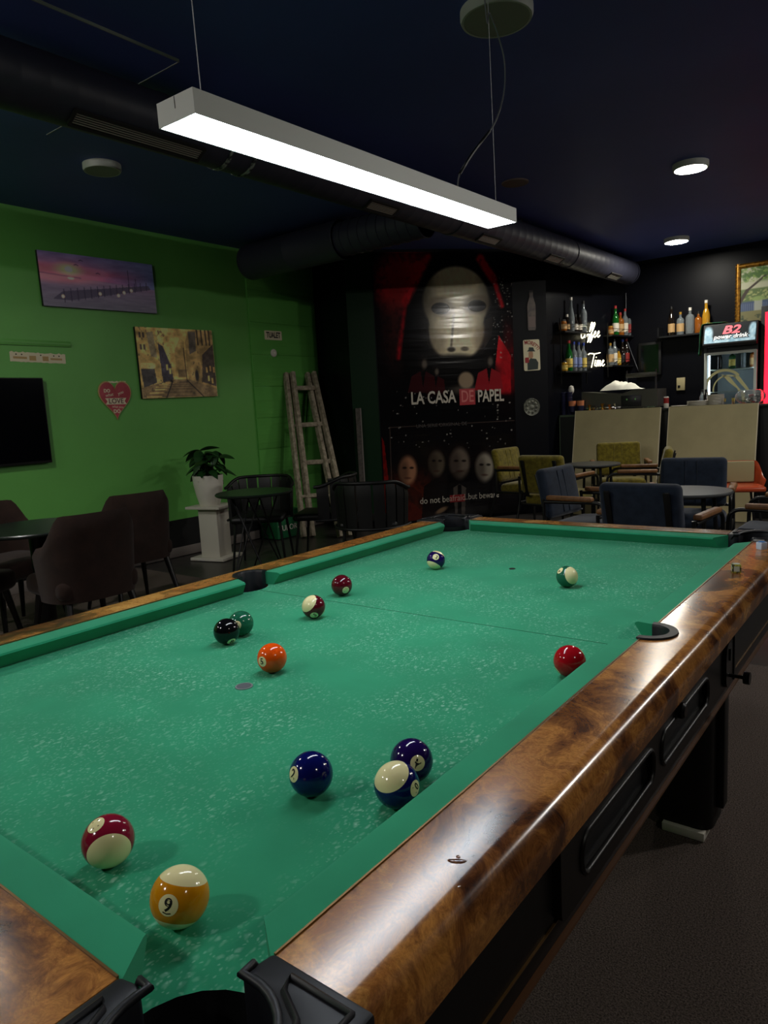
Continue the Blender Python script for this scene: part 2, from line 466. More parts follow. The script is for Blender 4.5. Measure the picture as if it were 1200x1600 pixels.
def text_mesh(s, size, mat_, depth=0.0006, bold=0.0, shear=0.0, align='CENTER', sx=1.0, spacing=1.0, arc=None):
    cu = bpy.data.curves.new('lettering', 'FONT')
    cu.body = s; cu.size = size; cu.extrude = depth; cu.offset = bold; cu.shear = shear
    cu.align_x = align; cu.align_y = 'CENTER'; cu.resolution_u = 3; cu.space_character = spacing
    ob = bpy.data.objects.new('lettering', cu); C.objects.link(ob)
    bpy.context.view_layer.update()
    me = bpy.data.meshes.new_from_object(ob.evaluated_get(bpy.context.evaluated_depsgraph_get()))
    bpy.data.objects.remove(ob); bpy.data.curves.remove(cu)
    me.materials.clear(); me.materials.append(mat_)
    if sx != 1.0 or arc:
        for v in me.vertices:
            v.co.x *= sx
            if arc:
                a = v.co.x / arc; r = arc + v.co.y
                v.co.x = r * math.sin(a); v.co.y = r * math.cos(a) - arc
    return me
def rrect(w, h, r, n=4, cx=0.0, cy=0.0):
    pts = []
    for sx, sy, a0 in ((1, 1, 0), (-1, 1, 90), (-1, -1, 180), (1, -1, 270)):
        for i in range(n + 1):
            a = R(a0 + 90 * i / n); pts.append((cx + sx * (w / 2 - r) + r * math.cos(a), cy + sy * (h / 2 - r) + r * math.sin(a)))
    return pts
def circle(r, n=24, cx=0.0, cy=0.0): return [(cx + r * math.cos(2 * PI * i / n), cy + r * math.sin(2 * PI * i / n)) for i in range(n)]

# ---- flat prints: a fine grid whose points carry the printed colour
def print_mesh(name, w, h, nx, ny, func, m, z=0.0):
    U, V = np.meshgrid((np.arange(nx + 1)) / nx, (np.arange(ny + 1)) / ny)
    col = np.clip(func(U, V), 0, 1)
    colr = np.where(col <= 0.04045, col / 12.92, ((col + 0.055) / 1.055) ** 2.4).reshape(-1, 3)
    co = np.stack([(U - 0.5) * w, (V - 0.5) * h, np.full_like(U, z)], -1).reshape(-1, 3)
    idx = np.arange((nx + 1) * (ny + 1)).reshape(ny + 1, nx + 1)
    fc = np.stack([idx[:-1, :-1], idx[:-1, 1:], idx[1:, 1:], idx[1:, :-1]], -1).reshape(-1, 4)
    me = bpy.data.meshes.new(name)
    me.vertices.add(len(co)); me.vertices.foreach_set('co', co.astype(np.float32).ravel())
    me.loops.add(fc.size); me.loops.foreach_set('vertex_index', fc.astype(np.int32).ravel())
    me.polygons.add(len(fc)); me.polygons.foreach_set('loop_start', (np.arange(len(fc)) * 4).astype(np.int32))
    me.update(calc_edges=True); me.validate()
    at = me.attributes.new('Col', 'FLOAT_COLOR', 'POINT')
    at.data.foreach_set('color', np.concatenate([colr, np.ones((len(colr), 1))], 1).astype(np.float32).ravel())
    me.materials.append(m)
    return me
_rng = np.random.default_rng(5)
def vnoise(x, y, seed=0):
    """value noise on numpy arrays"""
    x = np.asarray(x, float); y = np.asarray(y, float)
    g = np.random.default_rng(seed).random((64, 64))
    xi = np.floor(x).astype(int); yi = np.floor(y).astype(int); fx = x - xi; fy = y - yi
    fx = fx * fx * (3 - 2 * fx); fy = fy * fy * (3 - 2 * fy)
    a = g[yi % 64, xi % 64]; b = g[yi % 64, (xi + 1) % 64]; c = g[(yi + 1) % 64, xi % 64]; d = g[(yi + 1) % 64, (xi + 1) % 64]
    return (a * (1 - fx) + b * fx) * (1 - fy) + (c * (1 - fx) + d * fx) * fy
def fbm(x, y, seed=0, o=4):
    s = 0; a = 0.5
    for i in range(o): s = s + a * vnoise(x * 2 ** i, y * 2 ** i, seed + i); a *= 0.5
    return s
def ss(a, b, x):
    t = np.clip((x - a) / (b - a), 0, 1); return t * t * (3 - 2 * t)
class Paint:
    """a little painter on a grid of picture coordinates"""
    def __init__(s, X, Y, col): s.X, s.Y = X, Y; s.c = np.ones(X.shape + (3,)) * np.array(col) / 255.0
    def over(s, mask, col):
        mask = np.clip(mask, 0, 1)[..., None]; s.c = s.c * (1 - mask) + mask * (np.array(col) / 255.0 if not isinstance(col, np.ndarray) else col); return s
    def ell(s, cx, cy, rx, ry, soft=0.1, rot=0.0):
        c, q = math.cos(rot), math.sin(rot); dx = s.X - cx; dy = s.Y - cy
        d = np.hypot((dx * c + dy * q) / rx, (-dx * q + dy * c) / ry); return 1 - ss(1 - soft, 1 + soft, d)
    def rect(s, x0, y0, x1, y1, soft=0.5):
        return ss(x0 - soft, x0 + soft, s.X) * (1 - ss(x1 - soft, x1 + soft, s.X)) * ss(y0 - soft, y0 + soft, s.Y) * (1 - ss(y1 - soft, y1 + soft, s.Y))
    def poly(s, pts):
        ins = np.zeros(s.X.shape, bool); n = len(pts)
        for i in range(n):
            (x1, y1), (x2, y2) = pts[i], pts[(i + 1) % n]
            if y1 == y2: continue
            cr = ((y1 > s.Y) != (y2 > s.Y)) & (s.X < (x2 - x1) * (s.Y - y1) / (y2 - y1) + x1); ins ^= cr
        return ins.astype(float)
    def line(s, x0, y0, x1, y1, w, soft=0.6):
        dx, dy = x1 - x0, y1 - y0; L2 = dx * dx + dy * dy + 1e-9
        t = np.clip(((s.X - x0) * dx + (s.Y - y0) * dy) / L2, 0, 1)
        d = np.hypot(s.X - x0 - t * dx, s.Y - y0 - t * dy); return 1 - ss(w - soft, w + soft, d)

# ================================================================== THE ROOM
ZC = 3.06                    # ceiling height
XG = -4.84                   # green wall
YB = 8.35                    # back wall
XR, YF = 3.6, -4.4           # walls behind and beside the camera
PA = Vector((-3.98, 5.03, 0))                       # left edge of the poster on the slanting wall
AZ = R(40)
PD = Vector((math.sin(AZ), math.cos(AZ), 0))        # along the slanting wall
PN = Vector((math.cos(AZ), -math.sin(AZ), 0))       # out of it
G_END = 5.02                                        # green wall ends
def ondiag(u, v): return onplane(u, v, PA, PN)
W0 = ondiag(551, 640); W0.z = 0
W1 = ondiag(855, 560); W1.z = 0
BACKC = Vector((-2.35, YB, 0))
WALLM = frame((XG, 0, 0), (0, 1, 0), (0, 0, 1))
DIAGM = frame(PA, PD, (0, 0, 1))
BACKM = frame((0, YB, 0), (1, 0, 0), (0, 0, 1))

def slab(name, a, b, m, z0=0.0, z1=ZC, th=0.12):
    """a wall from a to b (seen with a on the left), its thickness behind it"""
    a = Vector((a[0], a[1], 0)); b = Vector((b[0], b[1], 0)); d = (b - a).normalized()
    fr = frame(a, d, (0, 0, 1)); L = (b - a).length
    mb = MB().box((L / 2, (z0 + z1) / 2, -th / 2), (L, z1 - z0, th))
    return struct(mb.build(name, m, smooth=0, mtx=fr))
CARPET_Y = 2.30
struct(MB().box(((XG + XR) / 2, (YF + CARPET_Y) / 2, -0.05), (XR - XG + 0.3, CARPET_Y - YF, 0.10)).build('floor', M['carpet'], smooth=0))
struct(MB().box(((XG + XR) / 2, (YB + CARPET_Y) / 2 + 0.1, -0.056), (XR - XG + 0.3, YB - CARPET_Y + 0.2, 0.10)).build('floor', M['laminate'], smooth=0))
struct(MB().box(((XG + XR) / 2, (YF + YB) / 2, ZC + 0.05), (XR - XG + 0.4, YB - YF + 0.4, 0.10)).build('ceiling', M['ceiling'], smooth=0))
slab('wall_left', (XG, YF), (XG, G_END), M['green_wall'])
slab('wall_corridor_shade', (XG, G_END), W0, M['black_wall'])  # black paint stands in for the shade inside the corridor opening
slab('wall_diagonal', W0, ondiag(592, 640), M['dark_green_wall'])
slab('wall_diagonal', ondiag(592, 640), W1, M['black_wall'])
slab('wall_bar', W1, BACKC, M['black_wall'])
slab('wall_back', BACKC, (XR, YB), M['black_wall'])
slab('wall_right', (XR, YB), (XR, YF), M['black_wall'])
slab('wall_front', (XR, YF), (XG, YF), M['black_wall'])
mb = MB().box((XG + 0.004, (YF + G_END) / 2, 0.225), (0.008, G_END - YF - 0.02, 0.27)); struct(mb.build('baseboard_left', M['plinth'], smooth=0))
mb = MB().box((XG + 0.011, (YF + G_END) / 2, 0.045), (0.022, G_END - YF - 0.02, 0.09)); struct(mb.build('trim_1', M['skirting'], bevel=0.004))
# plank door to the toilet, painted like the wall
d0, d1 = onx(392, 560, XG).y, G_END - 0.03
door = struct(MB().box((XG + 0.006, (d0 + d1) / 2, 1.40), (0.012, d1 - d0, 2.72)).build('door_1', M['green_door'], smooth=0))
for k in range(8):
    MB().box((XG + 0.016, (d0 + d1) / 2, 0.40 + 0.34 * k + 0.05), (0.008, d1 - d0, 0.334)).build('door_board', M['green_door'], door, bevel=0.002)
# board let into the ceiling beside the duct
mb = MB().box((-2.66, 0.0, ZC - 0.006), (1.28, 2.14, 0.012)); pn = struct(mb.build('trim_2', M['ceiling'], smooth=0))
mb = MB().box((-2.66, 1.068, ZC - 0.007), (1.28, 0.006, 0.014)).box((-2.021, 0.0, ZC - 0.007), (0.005, 2.14, 0.014)); mb.build('edge_bead', M['disc_off'], pn, smooth=0)

# ================================================================== POOL TABLE
table = thing('pool_table', 'long pool table with green cloth, brown burl rails and black corner castings', 'pool table')
ZR, ZBED = 0.85, 0.81
IX, IY = 0.568, 1.09            # inner edge of the wood
NX, NY = 0.520, 1.042           # cushion noses
OX, OY = 0.677, 1.199           # outer edge
PC, PR = (0.580, 1.100), 0.092  # corner pocket in the slate
SC, SR = 0.600, 0.068           # side pocket
# bed with its pocket bites
def arc(c, r, a0, a1, n=12): return [(c[0] + r * math.cos(R(a0 + (a1 - a0) * i / n)), c[1] + r * math.sin(R(a0 + (a1 - a0) * i / n))) for i in range(n + 1)]
bx, by = 0.566, 1.088
def bed_outline():
    out = []
    for sx, sy in ((1, -1), (1, 1), (-1, 1), (-1, -1)):
        c = (sx * PC[0], sy * PC[1])
        # crossing angles with the bed rectangle
        dx = bx - PC[0]; dy = by - PC[1]
        ay = math.sqrt(PR ** 2 - dx ** 2); axx = math.sqrt(PR ** 2 - dy ** 2)
        p_long = math.degrees(math.atan2(-ay, dx)); p_short = math.degrees(math.atan2(dy, -axx))   # first quadrant corner (+,+)
        p_short = p_short if p_short < 0 else p_short - 360
        pts = [(PC[0] + PR * math.cos(R(p_long + (p_short - p_long) * i / 12)), PC[1] + PR * math.sin(R(p_long + (p_short - p_long) * i / 12))) for i in range(13)]
        pts = [(sx * x, sy * y) for x, y in pts]
        if sx * sy < 0: pts = pts[::-1]
        side = []
        if (sx, sy) == (1, -1) or (sx, sy) == (-1, 1):
            h = math.sqrt(SR ** 2 - (SC - bx) ** 2); a = math.degrees(math.atan2(h, bx - SC))
            sp = [(SC + SR * math.cos(R(-a - (360 - 2 * a) * i / 10)) , SR * math.sin(R(-a - (360 - 2 * a) * i / 10))) for i in range(11)]
            sp = [(x, y) for x, y in sp]
            side = sp if sx > 0 else [(-x, -y) for x, y in sp]
        out += pts + side
    return out
bo = bed_outline()
MB().prism(bo, ZBED - 0.03, ZBED).build('bed_cloth', M['cloth'], table, smooth=0)
# cushions: profile (distance from the wood towards the play, height)
CP = [(0.0, ZR - 0.001), (0.040, ZR - 0.003), (0.046, ZR - 0.005), (0.048, ZR - 0.009), (0.026, ZBED + 0.0005), (0.0, ZBED + 0.0005)]
def cushion(p_axis, a0, a1, n0, n1):
    """along the rail from a0 to a1 at the wood and from n0 to n1 at the nose; p_axis maps (along, inward, z)"""
    mb = MB(); rows = []
    for t0, t1 in ((a0, n0), (a1, n1)):
        rows.append([p_axis(t0 + (t1 - t0) * (d / 0.048), d, z) for d, z in CP])
    n = len(CP)
    vs = rows[0] + rows[1]
    fs = [[i, (i + 1) % n, n + (i + 1) % n, n + i] for i in range(n)] + [list(range(n))[::-1], [n + i for i in range(n)]]
    mb.add(vs, fs)
    return mb.build('cushion', M['cushion'], table, smooth=28, merge=True)
for sx in (1, -1):
    for sy in (1, -1):
        cushion(lambda t, d, z, sx=sx, sy=sy: Vector((sx * (IX - d), sy * t, z)), 0.052, 1.004, 0.066, 0.968)
for sy in (1, -1):
    cushion(lambda t, d, z, sy=sy: Vector((t, sy * (IY - d), z)), -0.482, 0.482, -0.446, 0.446)
# wooden rails with rounded outer edge; notched round the side pockets
def rail_profile(inner, outer):
    w = outer - inner
    pr = [(inner, ZBED - 0.02), (inner, ZR)]
    pr += [(outer - 0.030, ZR)]
    pr += [(outer - 0.030 + 0.026 * math.sin(R(a)), ZR - 0.026 + 0.026 * math.cos(R(a))) for a in (15, 30, 45, 60, 72)]
    pr += [(outer - 0.003, ZR - 0.022), (outer, ZR - 0.028), (outer, ZR - 0.034), (outer - 0.004, ZR - 0.062), (outer - 0.012, ZR - 0.066), (outer - 0.03, ZR - 0.066)]
    return pr
def rail(st, fmap):
    """stations (along, inner edge); fmap (along, across, z)"""
    mb = MB(); vs = []; n = None
    for t, inn in st:
        pr = rail_profile(inn, fmap[1]); n = len(pr)
        vs += [fmap[0](t, x, z) for x, z in pr]
    fs = []
    for i in range(len(st) - 1):
        for j in range(n):
            j2 = (j + 1) % n; fs.append([i * n + j, i * n + j2, (i + 1) * n + j2, (i + 1) * n + j])
    fs += [list(range(n))[::-1], [(len(st) - 1) * n + j for j in range(n)]]
    mb.add(vs, fs)
    return mb.build('rail', M['wood'], table, smooth=30, merge=True)
SPR = 0.050
for sx in (1, -1):
    st = [(-1.0, IX), (-SPR - 0.001, IX)] + [(SPR * math.sin(R(a)), IX + SPR * math.cos(R(a))) for a in range(-90, 91, 10)] + [(SPR + 0.001, IX), (1.0, IX)]
    rail(st, (lambda t, x, z, sx=sx: Vector((sx * x, t, z)), OX))
for sy in (1, -1):
    rail([(-0.478, IY), (0.478, IY)], (lambda t, x, z, sy=sy: Vector((t, sy * x, z)), OY))
# thin pale line where wood meets cloth
for sx in (1, -1):
    for sy in (1, -1):
        MB().box((sx * (IX + 0.0008), sy * 0.526, ZR + 0.0006), (0.0022, 0.948, 0.0022)).build('inlay_strip', M['brass_line'], table, smooth=0)
for sy in (1, -1):
    MB().box((0, sy * (IY + 0.0008), ZR + 0.0006), (0.956, 0.0022, 0.0022)).build('inlay_strip', M['brass_line'], table, smooth=0)
# side pocket liners
for sx in (1, -1):
    mb = MB()
    ro, ri = SPR - 0.0005, SPR - 0.014
    rows = []
    for a in range(-96, 97, 8):
        ca, sa = math.cos(R(a)), math.sin(R(a))
        rows.append([(IX + r * ca, r * sa, z) for r, z in ((ro + 0.006, ZR + 0.0005), (ro + 0.005, ZR + 0.004), (ri + 0.003, ZR + 0.004), (ri, ZR - 0.002), (ri, ZR - 0.13), (ro, ZR - 0.13), (ro, ZR))])
    n = len(rows[0]); vs = [Vector((sx * p[0], p[1], p[2])) for r_ in rows for p in r_]
    fs = [[i * n + j, i * n + (j + 1) % n, (i + 1) * n + (j + 1) % n, (i + 1) * n + j] for i in range(len(rows) - 1) for j in range(n)]
    fs += [list(range(n))[::-1], [(len(rows) - 1) * n + j for j in range(n)]]
    mb.add(vs, fs).build('side_pocket_liner', M['casting'], table, smooth=40, merge=True)
    MB().lathe([(0.0001, -0.12), (0.062, -0.12)], 20, (sx * (IX + 0.0), 0, ZR)).build('pocket_floor', M['pocket'], table, smooth=0)
# corner castings
def corner():
    c = (0.578, 1.098); rp = 0.066
    inner = [(IX - 0.0, 1.0), (IX - 0.004, 1.022)] + [(c[0] + rp * math.cos(R(a)), c[1] + rp * math.sin(R(a))) for a in range(-102, 193, 12)] + [(0.500, IY - 0.004), (0.480, IY)]
    outer = [(0.480, OY + 0.001)] + [(OX + 0.001 - 0.055 + 0.055 * math.cos(R(a)), OY + 0.001 - 0.055 + 0.055 * math.sin(R(a))) for a in range(90, -1, -15)] + [(OX + 0.001, 1.0)]
    return inner + outer, c, rp
cpoly, cc, rp = corner()
for sx, sy in ((1, -1), (1, 1), (-1, 1), (-1, -1)):
    mb = MB().prism([(sx * x, sy * y) for x, y in cpoly], ZR - 0.068, ZR + 0.003)
    cas = mb.build('corner_casting', M['casting'], table, smooth=40, bevel=0.004, seg=2)
    # lips that curl into the pocket
    for k in (0, 1):
        rim_ = [(cc[0] + (rp + 0.001) * math.cos(R(a)), cc[1] + (rp + 0.001) * math.sin(R(a)), 0.003) for a in range(-102, 46, 10)]
        pts = [(IX - 0.003, 1.010, -0.012), (IX - 0.004, 1.020, 0.004)] + rim_
        if k == 1: pts = [(q[1] - 0.52, q[0] + 0.52, q[2]) for q in pts]
        MB().tube([(sx * x, sy * y, ZR + z) for x, y, z in pts], [0.002, 0.0036] + [0.0042] * (len(pts) - 3) + [0.003], 8).build('pocket_lip', M['casting'], cas, smooth=60)
    # raised outlines on the two arms
    for k in (0, 1):
        if k == 0: o4 = [(0.600, 1.012), (0.664, 1.012), (0.664, 1.066), (0.652, 1.070), (0.634, 1.040), (0.606, 1.026)]
        else: o4 = [(0.492, 1.112), (0.492, 1.186), (0.540, 1.186), (0.544, 1.174), (0.514, 1.150), (0.502, 1.118)]
        MB().tube([(sx * x, sy * y, ZR + 0.0035) for x, y in o4], 0.0032, 6, closed=True).build('embossed_rib', M['casting'], cas, smooth=60)
    # rubber cup below
    MB().lathe([(rp + 0.012, -0.005), (rp + 0.010, -0.10), (rp * 0.9, -0.14), (0.001, -0.15)], 24, (sx * cc[0], sy * cc[1], ZR - 0.02)).build('pocket_cup', M['pocket'], table, smooth=50)
# cabinet under the rails
AX, AY = 0.652, 1.172
ZA0, ZA1 = 0.645, ZR - 0.064
for s_ in (1, -1):
    MB().box((s_ * (AX - 0.012), 0, (ZA0 + ZA1) / 2), (0.024, 2 * AY, ZA1 - ZA0)).build('apron', M['apron'], table, bevel=0.003)
    MB().box((0, s_ * (AY - 0.012), (ZA0 + ZA1) / 2), (2 * AX - 0.05, 0.024, ZA1 - ZA0)).build('apron', M['apron'], table, bevel=0.003)
MB().box((0, 0, ZA0 + 0.01), (2 * AX - 0.05, 2 * AY - 0.05, 0.02)).build('underside', M['apron'], table, smooth=0)
for s_ in (1, -1):
    MB().box((s_ * (AX + 0.001), 0, ZA0 - 0.002), (0.010, 2 * AY, 0.004)).build('edge_trim', M['brown_edge'], table, smooth=0)
    MB().box((s_ * (AX + 0.001), 0, ZA0 + 0.030), (0.003, 2 * AY, 0.002)).build('edge_trim', M['brass_line'], table, smooth=0)
# ball return panel on the long side: plate with two slots
PY0, PY1 = -0.635, 0.30
fr = frame((AX, 0, 0), (0, 1, 0), (0, 0, 1))
zs = 0.732
def stadium(y0, y1, h): return [(y, z) for y, z in rrect(y1 - y0, h, h * 0.42, 5, (y0 + y1) / 2, zs)]
slots = [stadium(-0.575, -0.285, 0.056), stadium(-0.245, 0.055, 0.056)]
plate = rrect(PY1 - PY0, 0.108, 0.012, 3, (PY0 + PY1) / 2, 0.732)
panel = MB().prism(plate, 0.0, 0.012, fr, [s_[::-1] for s_ in slots]).build('return_panel', M['apron'], table, smooth=30)
for s_ in slots:
    MB().tube([fr @ Vector((y, z, 0.012)) for y, z in s_], 0.0045, 6, closed=True).build('slot_rim', M['apron'], panel, smooth=60)
    MB().prism(s_, 0.0, 0.002, fr).build('slot_back', M['pocket'], panel, smooth=0)
MB().lathe([(0.014, 0), (0.014, 0.012), (0.010, 0.016), (0.0, 0.016)], 16, (AX + 0.010, -0.150, 0.768), Matrix.Rotation(R(90), 4, 'Y')).build('lock', M['dark_metal'], panel)
co = MB().prism([(y, z) for y, z in rrect(0.052, 0.098, 0.024, 5, 0.205, 0.735)], 0.012, 0.020, fr).build('coin_plate', M['dark_metal'], panel, smooth=30)
MB().lathe([(0.004, 0), (0.004, 0.030), (0.013, 0.030), (0.013, 0.042), (0.0, 0.042)], 16, (AX + 0.018, 0.205, 0.712), Matrix.Rotation(R(90), 4, 'Y')).build('coin_knob', M['dark_metal'], co)
MB().box((AX + 0.021, 0.205, 0.758), (0.004, 0.006, 0.026)).build('coin_slot', M['pocket'], co, smooth=0)
MB().box((AX + 0.007, 0.285, 0.732), (0.016, 0.012, 0.112)).build('panel_batten', M['black_metal'], panel, smooth=0)
# legs
for sx in (1, -1):
    for sy in (1, -1):
        mb = MB().prism(rrect(0.17, 0.17, 0.04, 4, sx * 0.44, sy * 0.80), 0.028, ZA0)
        lg = mb.build('leg', M['black_plastic'], table, smooth=40)
        MB().box((sx * 0.535, sy * 0.80, 0.36), (0.022, 0.05, 0.56)).build('leg_rib', M['black_plastic'], lg, bevel=0.003)
M['spot_grey'] = mat('spot_patch', (84, 88, 94), 0.7)
M['line_ink'] = mat('string_line', (24, 104, 74), 0.9)
la, lb = onz(405, 922, ZBED), onz(985, 1012, ZBED)
MB().bar((la.x, la.y, ZBED + 0.0003), (lb.x, lb.y, ZBED + 0.0003), 0.0016, 0.0006).build('string_line', M['line_ink'], table, smooth=0)
# spots on the cloth and the string line
for y, r_, m_ in ((-0.535, 0.0155, 'spot_grey'), (0.53, 0.009, 'pocket')):
    sp = MB().lathe([(0.0, 0.0012), (r_, 0.0012), (r_ + 0.001, 0.0)], 24, (0, y, ZBED)).build('spot', M[m_], table, smooth=0)
    if r_ > 0.012: MB().lathe([(r_ - 0.0015, 0.0013), (r_ - 0.0015, 0.0017), (r_ + 0.0008, 0.0017), (r_ + 0.0008, 0.0)], 24, (0, y, ZBED)).build('spot_ring', M['steel_wire'], sp, smooth=0)

# shim under the leg, chalk and drops on the rail
tag(MB().prism([(-0.06, -0.035), (0.06, -0.035), (0.06, 0.035), (-0.06, 0.035)], 0.0, 0.026).build('floor_shim', M['white'], None, bevel=0.002, mtx=Matrix.Translation((0.45, 0.735, 0.0015))), 'pale wooden block wedged under the black leg of the pool table', 'block')
M['chalk_blue'] = mat('blue_chalk', (60, 120, 190), 0.9)
M['chalk_side'] = mat('chalk_wrapper', (196, 208, 226), 0.7)
M['chalk_yel'] = mat('yellow_wrapper', (172, 164, 60), 0.6, noise=(180.0, (40, 44, 30), 0.45, 0.55))
M['chalk_grey'] = mat('worn_chalk', (176, 178, 160), 0.9)
def chalk(px, label, rz, ms):
    p = onz(*px, ZR); t = thing('chalk_cube', label, 'chalk', (p.x, p.y, ZR), rz, 'chalk cubes on the rail')
    MB().box((0, 0, 0.0105), (0.021, 0.021, 0.021)).build('wrapper', ms[0], t, bevel=0.001)
    MB().lathe([(0.0001, 0.0212), (0.004, 0.0213), (0.0075, 0.0220), (0.0095, 0.0222)], 14).build('chalk_top', ms[1], t)
    return t
def chalk2(px, label, rz, ms):
    t = chalk(px, label, rz, ms)
    for a in range(4):
        fr_ = frame((0.0107 * math.cos(a * PI / 2), 0.0107 * math.sin(a * PI / 2), 0.0105), (-math.sin(a * PI / 2), math.cos(a * PI / 2), 0), (0, 0, 1))
        MB().box((0, 0, 0), (0.013, 0.013, 0.0006)).build('label_patch', M['chalk_grey'], t, smooth=0, mtx=fr_)
    return t
chalk((1190, 858), 'blue cube of cue chalk in a pale wrapper on the burl rail', 0.9, (M['chalk_side'], M['chalk_blue']))
chalk2((1150, 894), 'cube of cue chalk in a yellow and black wrapper on the burl rail', 0.35, (M['chalk_yel'], M['chalk_grey']))
M['water'] = mat('water', (250, 250, 250), 0.02, trans=1.0, ior=1.33)
for k, (px, ln, wd, rz) in enumerate((((714, 1346), 0.010, 0.0035, 0.5), ((716, 1339), 0.0025, 0.002, 0.0), ((719, 1386), 0.004, 0.003, 0.4))):
    p = onz(*px, ZR); mb = MB().lathe([(math.cos(R(a)), math.sin(R(a)) * 0.7) for a in range(0, 91, 15)], 12)
    mb.v = [Vector((v.x * ln, v.y * wd + (0.12 * ln * (v.x ** 2) if k == 0 else 0), v.z * 0.0016)) for v in mb.v]
    tag(mb.build('water_drop', M['water'], None, mtx=Matrix.Translation((p.x, p.y, ZR + 0.0002)) @ Matrix.Rotation(rz, 4, 'Z')), ('curved smear of water on the wooden rail', 'tiny round water drop beside the curved smear of water', 'small water drop near the rounded edge of the rail')[k], 'water drop', 'water drops on the rail')

# ================================================================== BALLS
RB = 0.0286
ball_white = mat('ball_white', (242, 232, 176), 0.12, spec=0.6)
BC = {'yellow': (214, 140, 16), 'crimson': (134, 22, 48), 'blue': (12, 18, 92), 'purple': (32, 14, 78), 'orange': (240, 84, 14), 'black': (12, 12, 14), 'green': (30, 96, 70), 'maroon': (86, 14, 26), 'red': (170, 16, 28)}
BM = {k: mat('ball_' + k, v, 0.10, spec=0.6) for k, v in BC.items()}
def ball_mesh(stripe, colm):
    lats = sorted(set([-90, 90] + list(range(-84, 85, 6)) + [-36, 36]))
    mb = MB(); prof = [(max(RB * math.cos(R(a)), 1e-5), RB * math.sin(R(a))) for a in lats]
    mis = [(1 if stripe and not (-36 <= (lats[i] + lats[i + 1]) / 2 <= 36) else 0) for i in range(len(lats) - 1)]
    mb.lathe(prof, 40, mis=mis)
    return mb.mesh('ball', [colm, ball_white], smooth=0)
def sphere_pt(u, v, c):
    d = ray(u, v).normalized(); oc = CAM - c
    b = oc.dot(d); q = b * b - (oc.length_squared - RB ** 2)
    if q < 0:
        p = CAM + d * (-b); return (p - c).normalized()
    return (CAM + d * (-b - math.sqrt(q)) - c).normalized()
def add_ball(px, colour, stripe, num, disc, up, label, upsign=1):
    c = onz(px[0], px[1], ZBED + RB); c.z = ZBED + RB
    nd = sphere_pt(*disc, c); ud = sphere_pt(*up, c) * upsign if stripe else (CM @ Vector((up[0], up[1], 0)))
    ud = (ud - nd * ud.dot(nd)).normalized(); yd = ud.cross(nd)
    me = ball_mesh(stripe, BM[colour])
    me.polygons.foreach_set('use_smooth', [True] * len(me.polygons))
    mt = Matrix((nd, yd, ud)).transposed().to_4x4(); mt.translation = c
    o = link('pool_ball', me, None, mtx=mt)
    tag(o, label, 'pool ball', 'pool balls on the table')
    for s_ in (1, -1):
        rot = Matrix.Identity(4) if s_ == 1 else Matrix.Rotation(PI, 4, 'Z')
        rings = [0, 5, 10, 15, 18, 20]
        mb = MB().lathe([((RB + 0.00015) * max(math.sin(R(a)), 1e-4), (RB + 0.00015) * math.cos(R(a))) for a in rings], 28, mat4=Matrix.Rotation(R(90), 4, 'Y'))
        d = mb.build('number_disc', ball_white, o, smooth=80, mtx=rot)
        tm = text_mesh(num, 0.0170 if len(num) == 1 else 0.0145, M['txt_black'], depth=0.0, bold=0.0004, sx=1.0 if len(num) == 1 else 0.8)
        for v in tm.vertices:
            q = Vector((RB, v.co.x, v.co.y)).normalized() * (RB + 0.0003); v.co = q
        nmb = link('number', tm, d)
        if num in ('6', '9'):
            a_ = 0.0042
            MB().add([Vector((RB, y, z)).normalized() * (RB + 0.0003) for y, z in ((-a_, -0.0072), (0, -0.0082), (a_, -0.0072), (a_, -0.0060), (0, -0.0070), (-a_, -0.0060))], [[0, 1, 4, 5], [1, 2, 3, 4]]).build('underline', M['txt_black'], d, smooth=0)
    return o
add_ball((281, 1400.5), 'yellow', True, '9', (262, 1415.5), (284, 1360), 'yellow striped nine ball with its 9 towards the corner pocket')
add_ball((169, 1313.5), 'crimson', True, '11', (149, 1288), (161.5, 1326), 'crimson striped eleven ball showing a big white cap', -1)
add_ball((486, 1209), 'blue', False, '2', (457.5, 1210), (0.15, 1), 'solid blue two ball alone in the open cloth')
add_ball((643, 1188), 'purple', False, '4', (653, 1192.5), (-0.25, -1), 'solid purple four ball with its number upside down')
add_ball((620, 1226), 'blue', True, '10', (650, 1232), (623, 1210), 'blue striped ten ball with white cap, touching the four ball')
add_ball((425, 1028), 'orange', False, '5', (409, 1034), (-0.1, 1), 'bright orange five ball')
add_ball((354, 986.5), 'black', False, '8', (362, 1003), (0, 1), 'black eight ball in front of the dark green ball')
add_ball((376.5, 974), 'green', False, '6', (370, 977), (0, 1), 'solid dark green six ball half behind the black ball')
add_ball((490, 948), 'maroon', True, '15', (491, 962), (479, 945), 'maroon striped fifteen ball with white cap to one side')
add_ball((534, 914.5), 'maroon', False, '7', (540.5, 922.5), (0.3, 1), 'solid maroon seven ball')
add_ball((681, 875), 'purple', True, '12', (681, 870), (676, 884), 'purple striped twelve ball far down the table', -1)
add_ball((886, 901), 'green', True, '14', (874.5, 891), (893.5, 895), 'green striped fourteen ball with a cream top')
add_ball((890, 1033), 'red', False, '3', (869, 1050), (0, 1), 'solid bright red three ball half hidden by the side cushion')

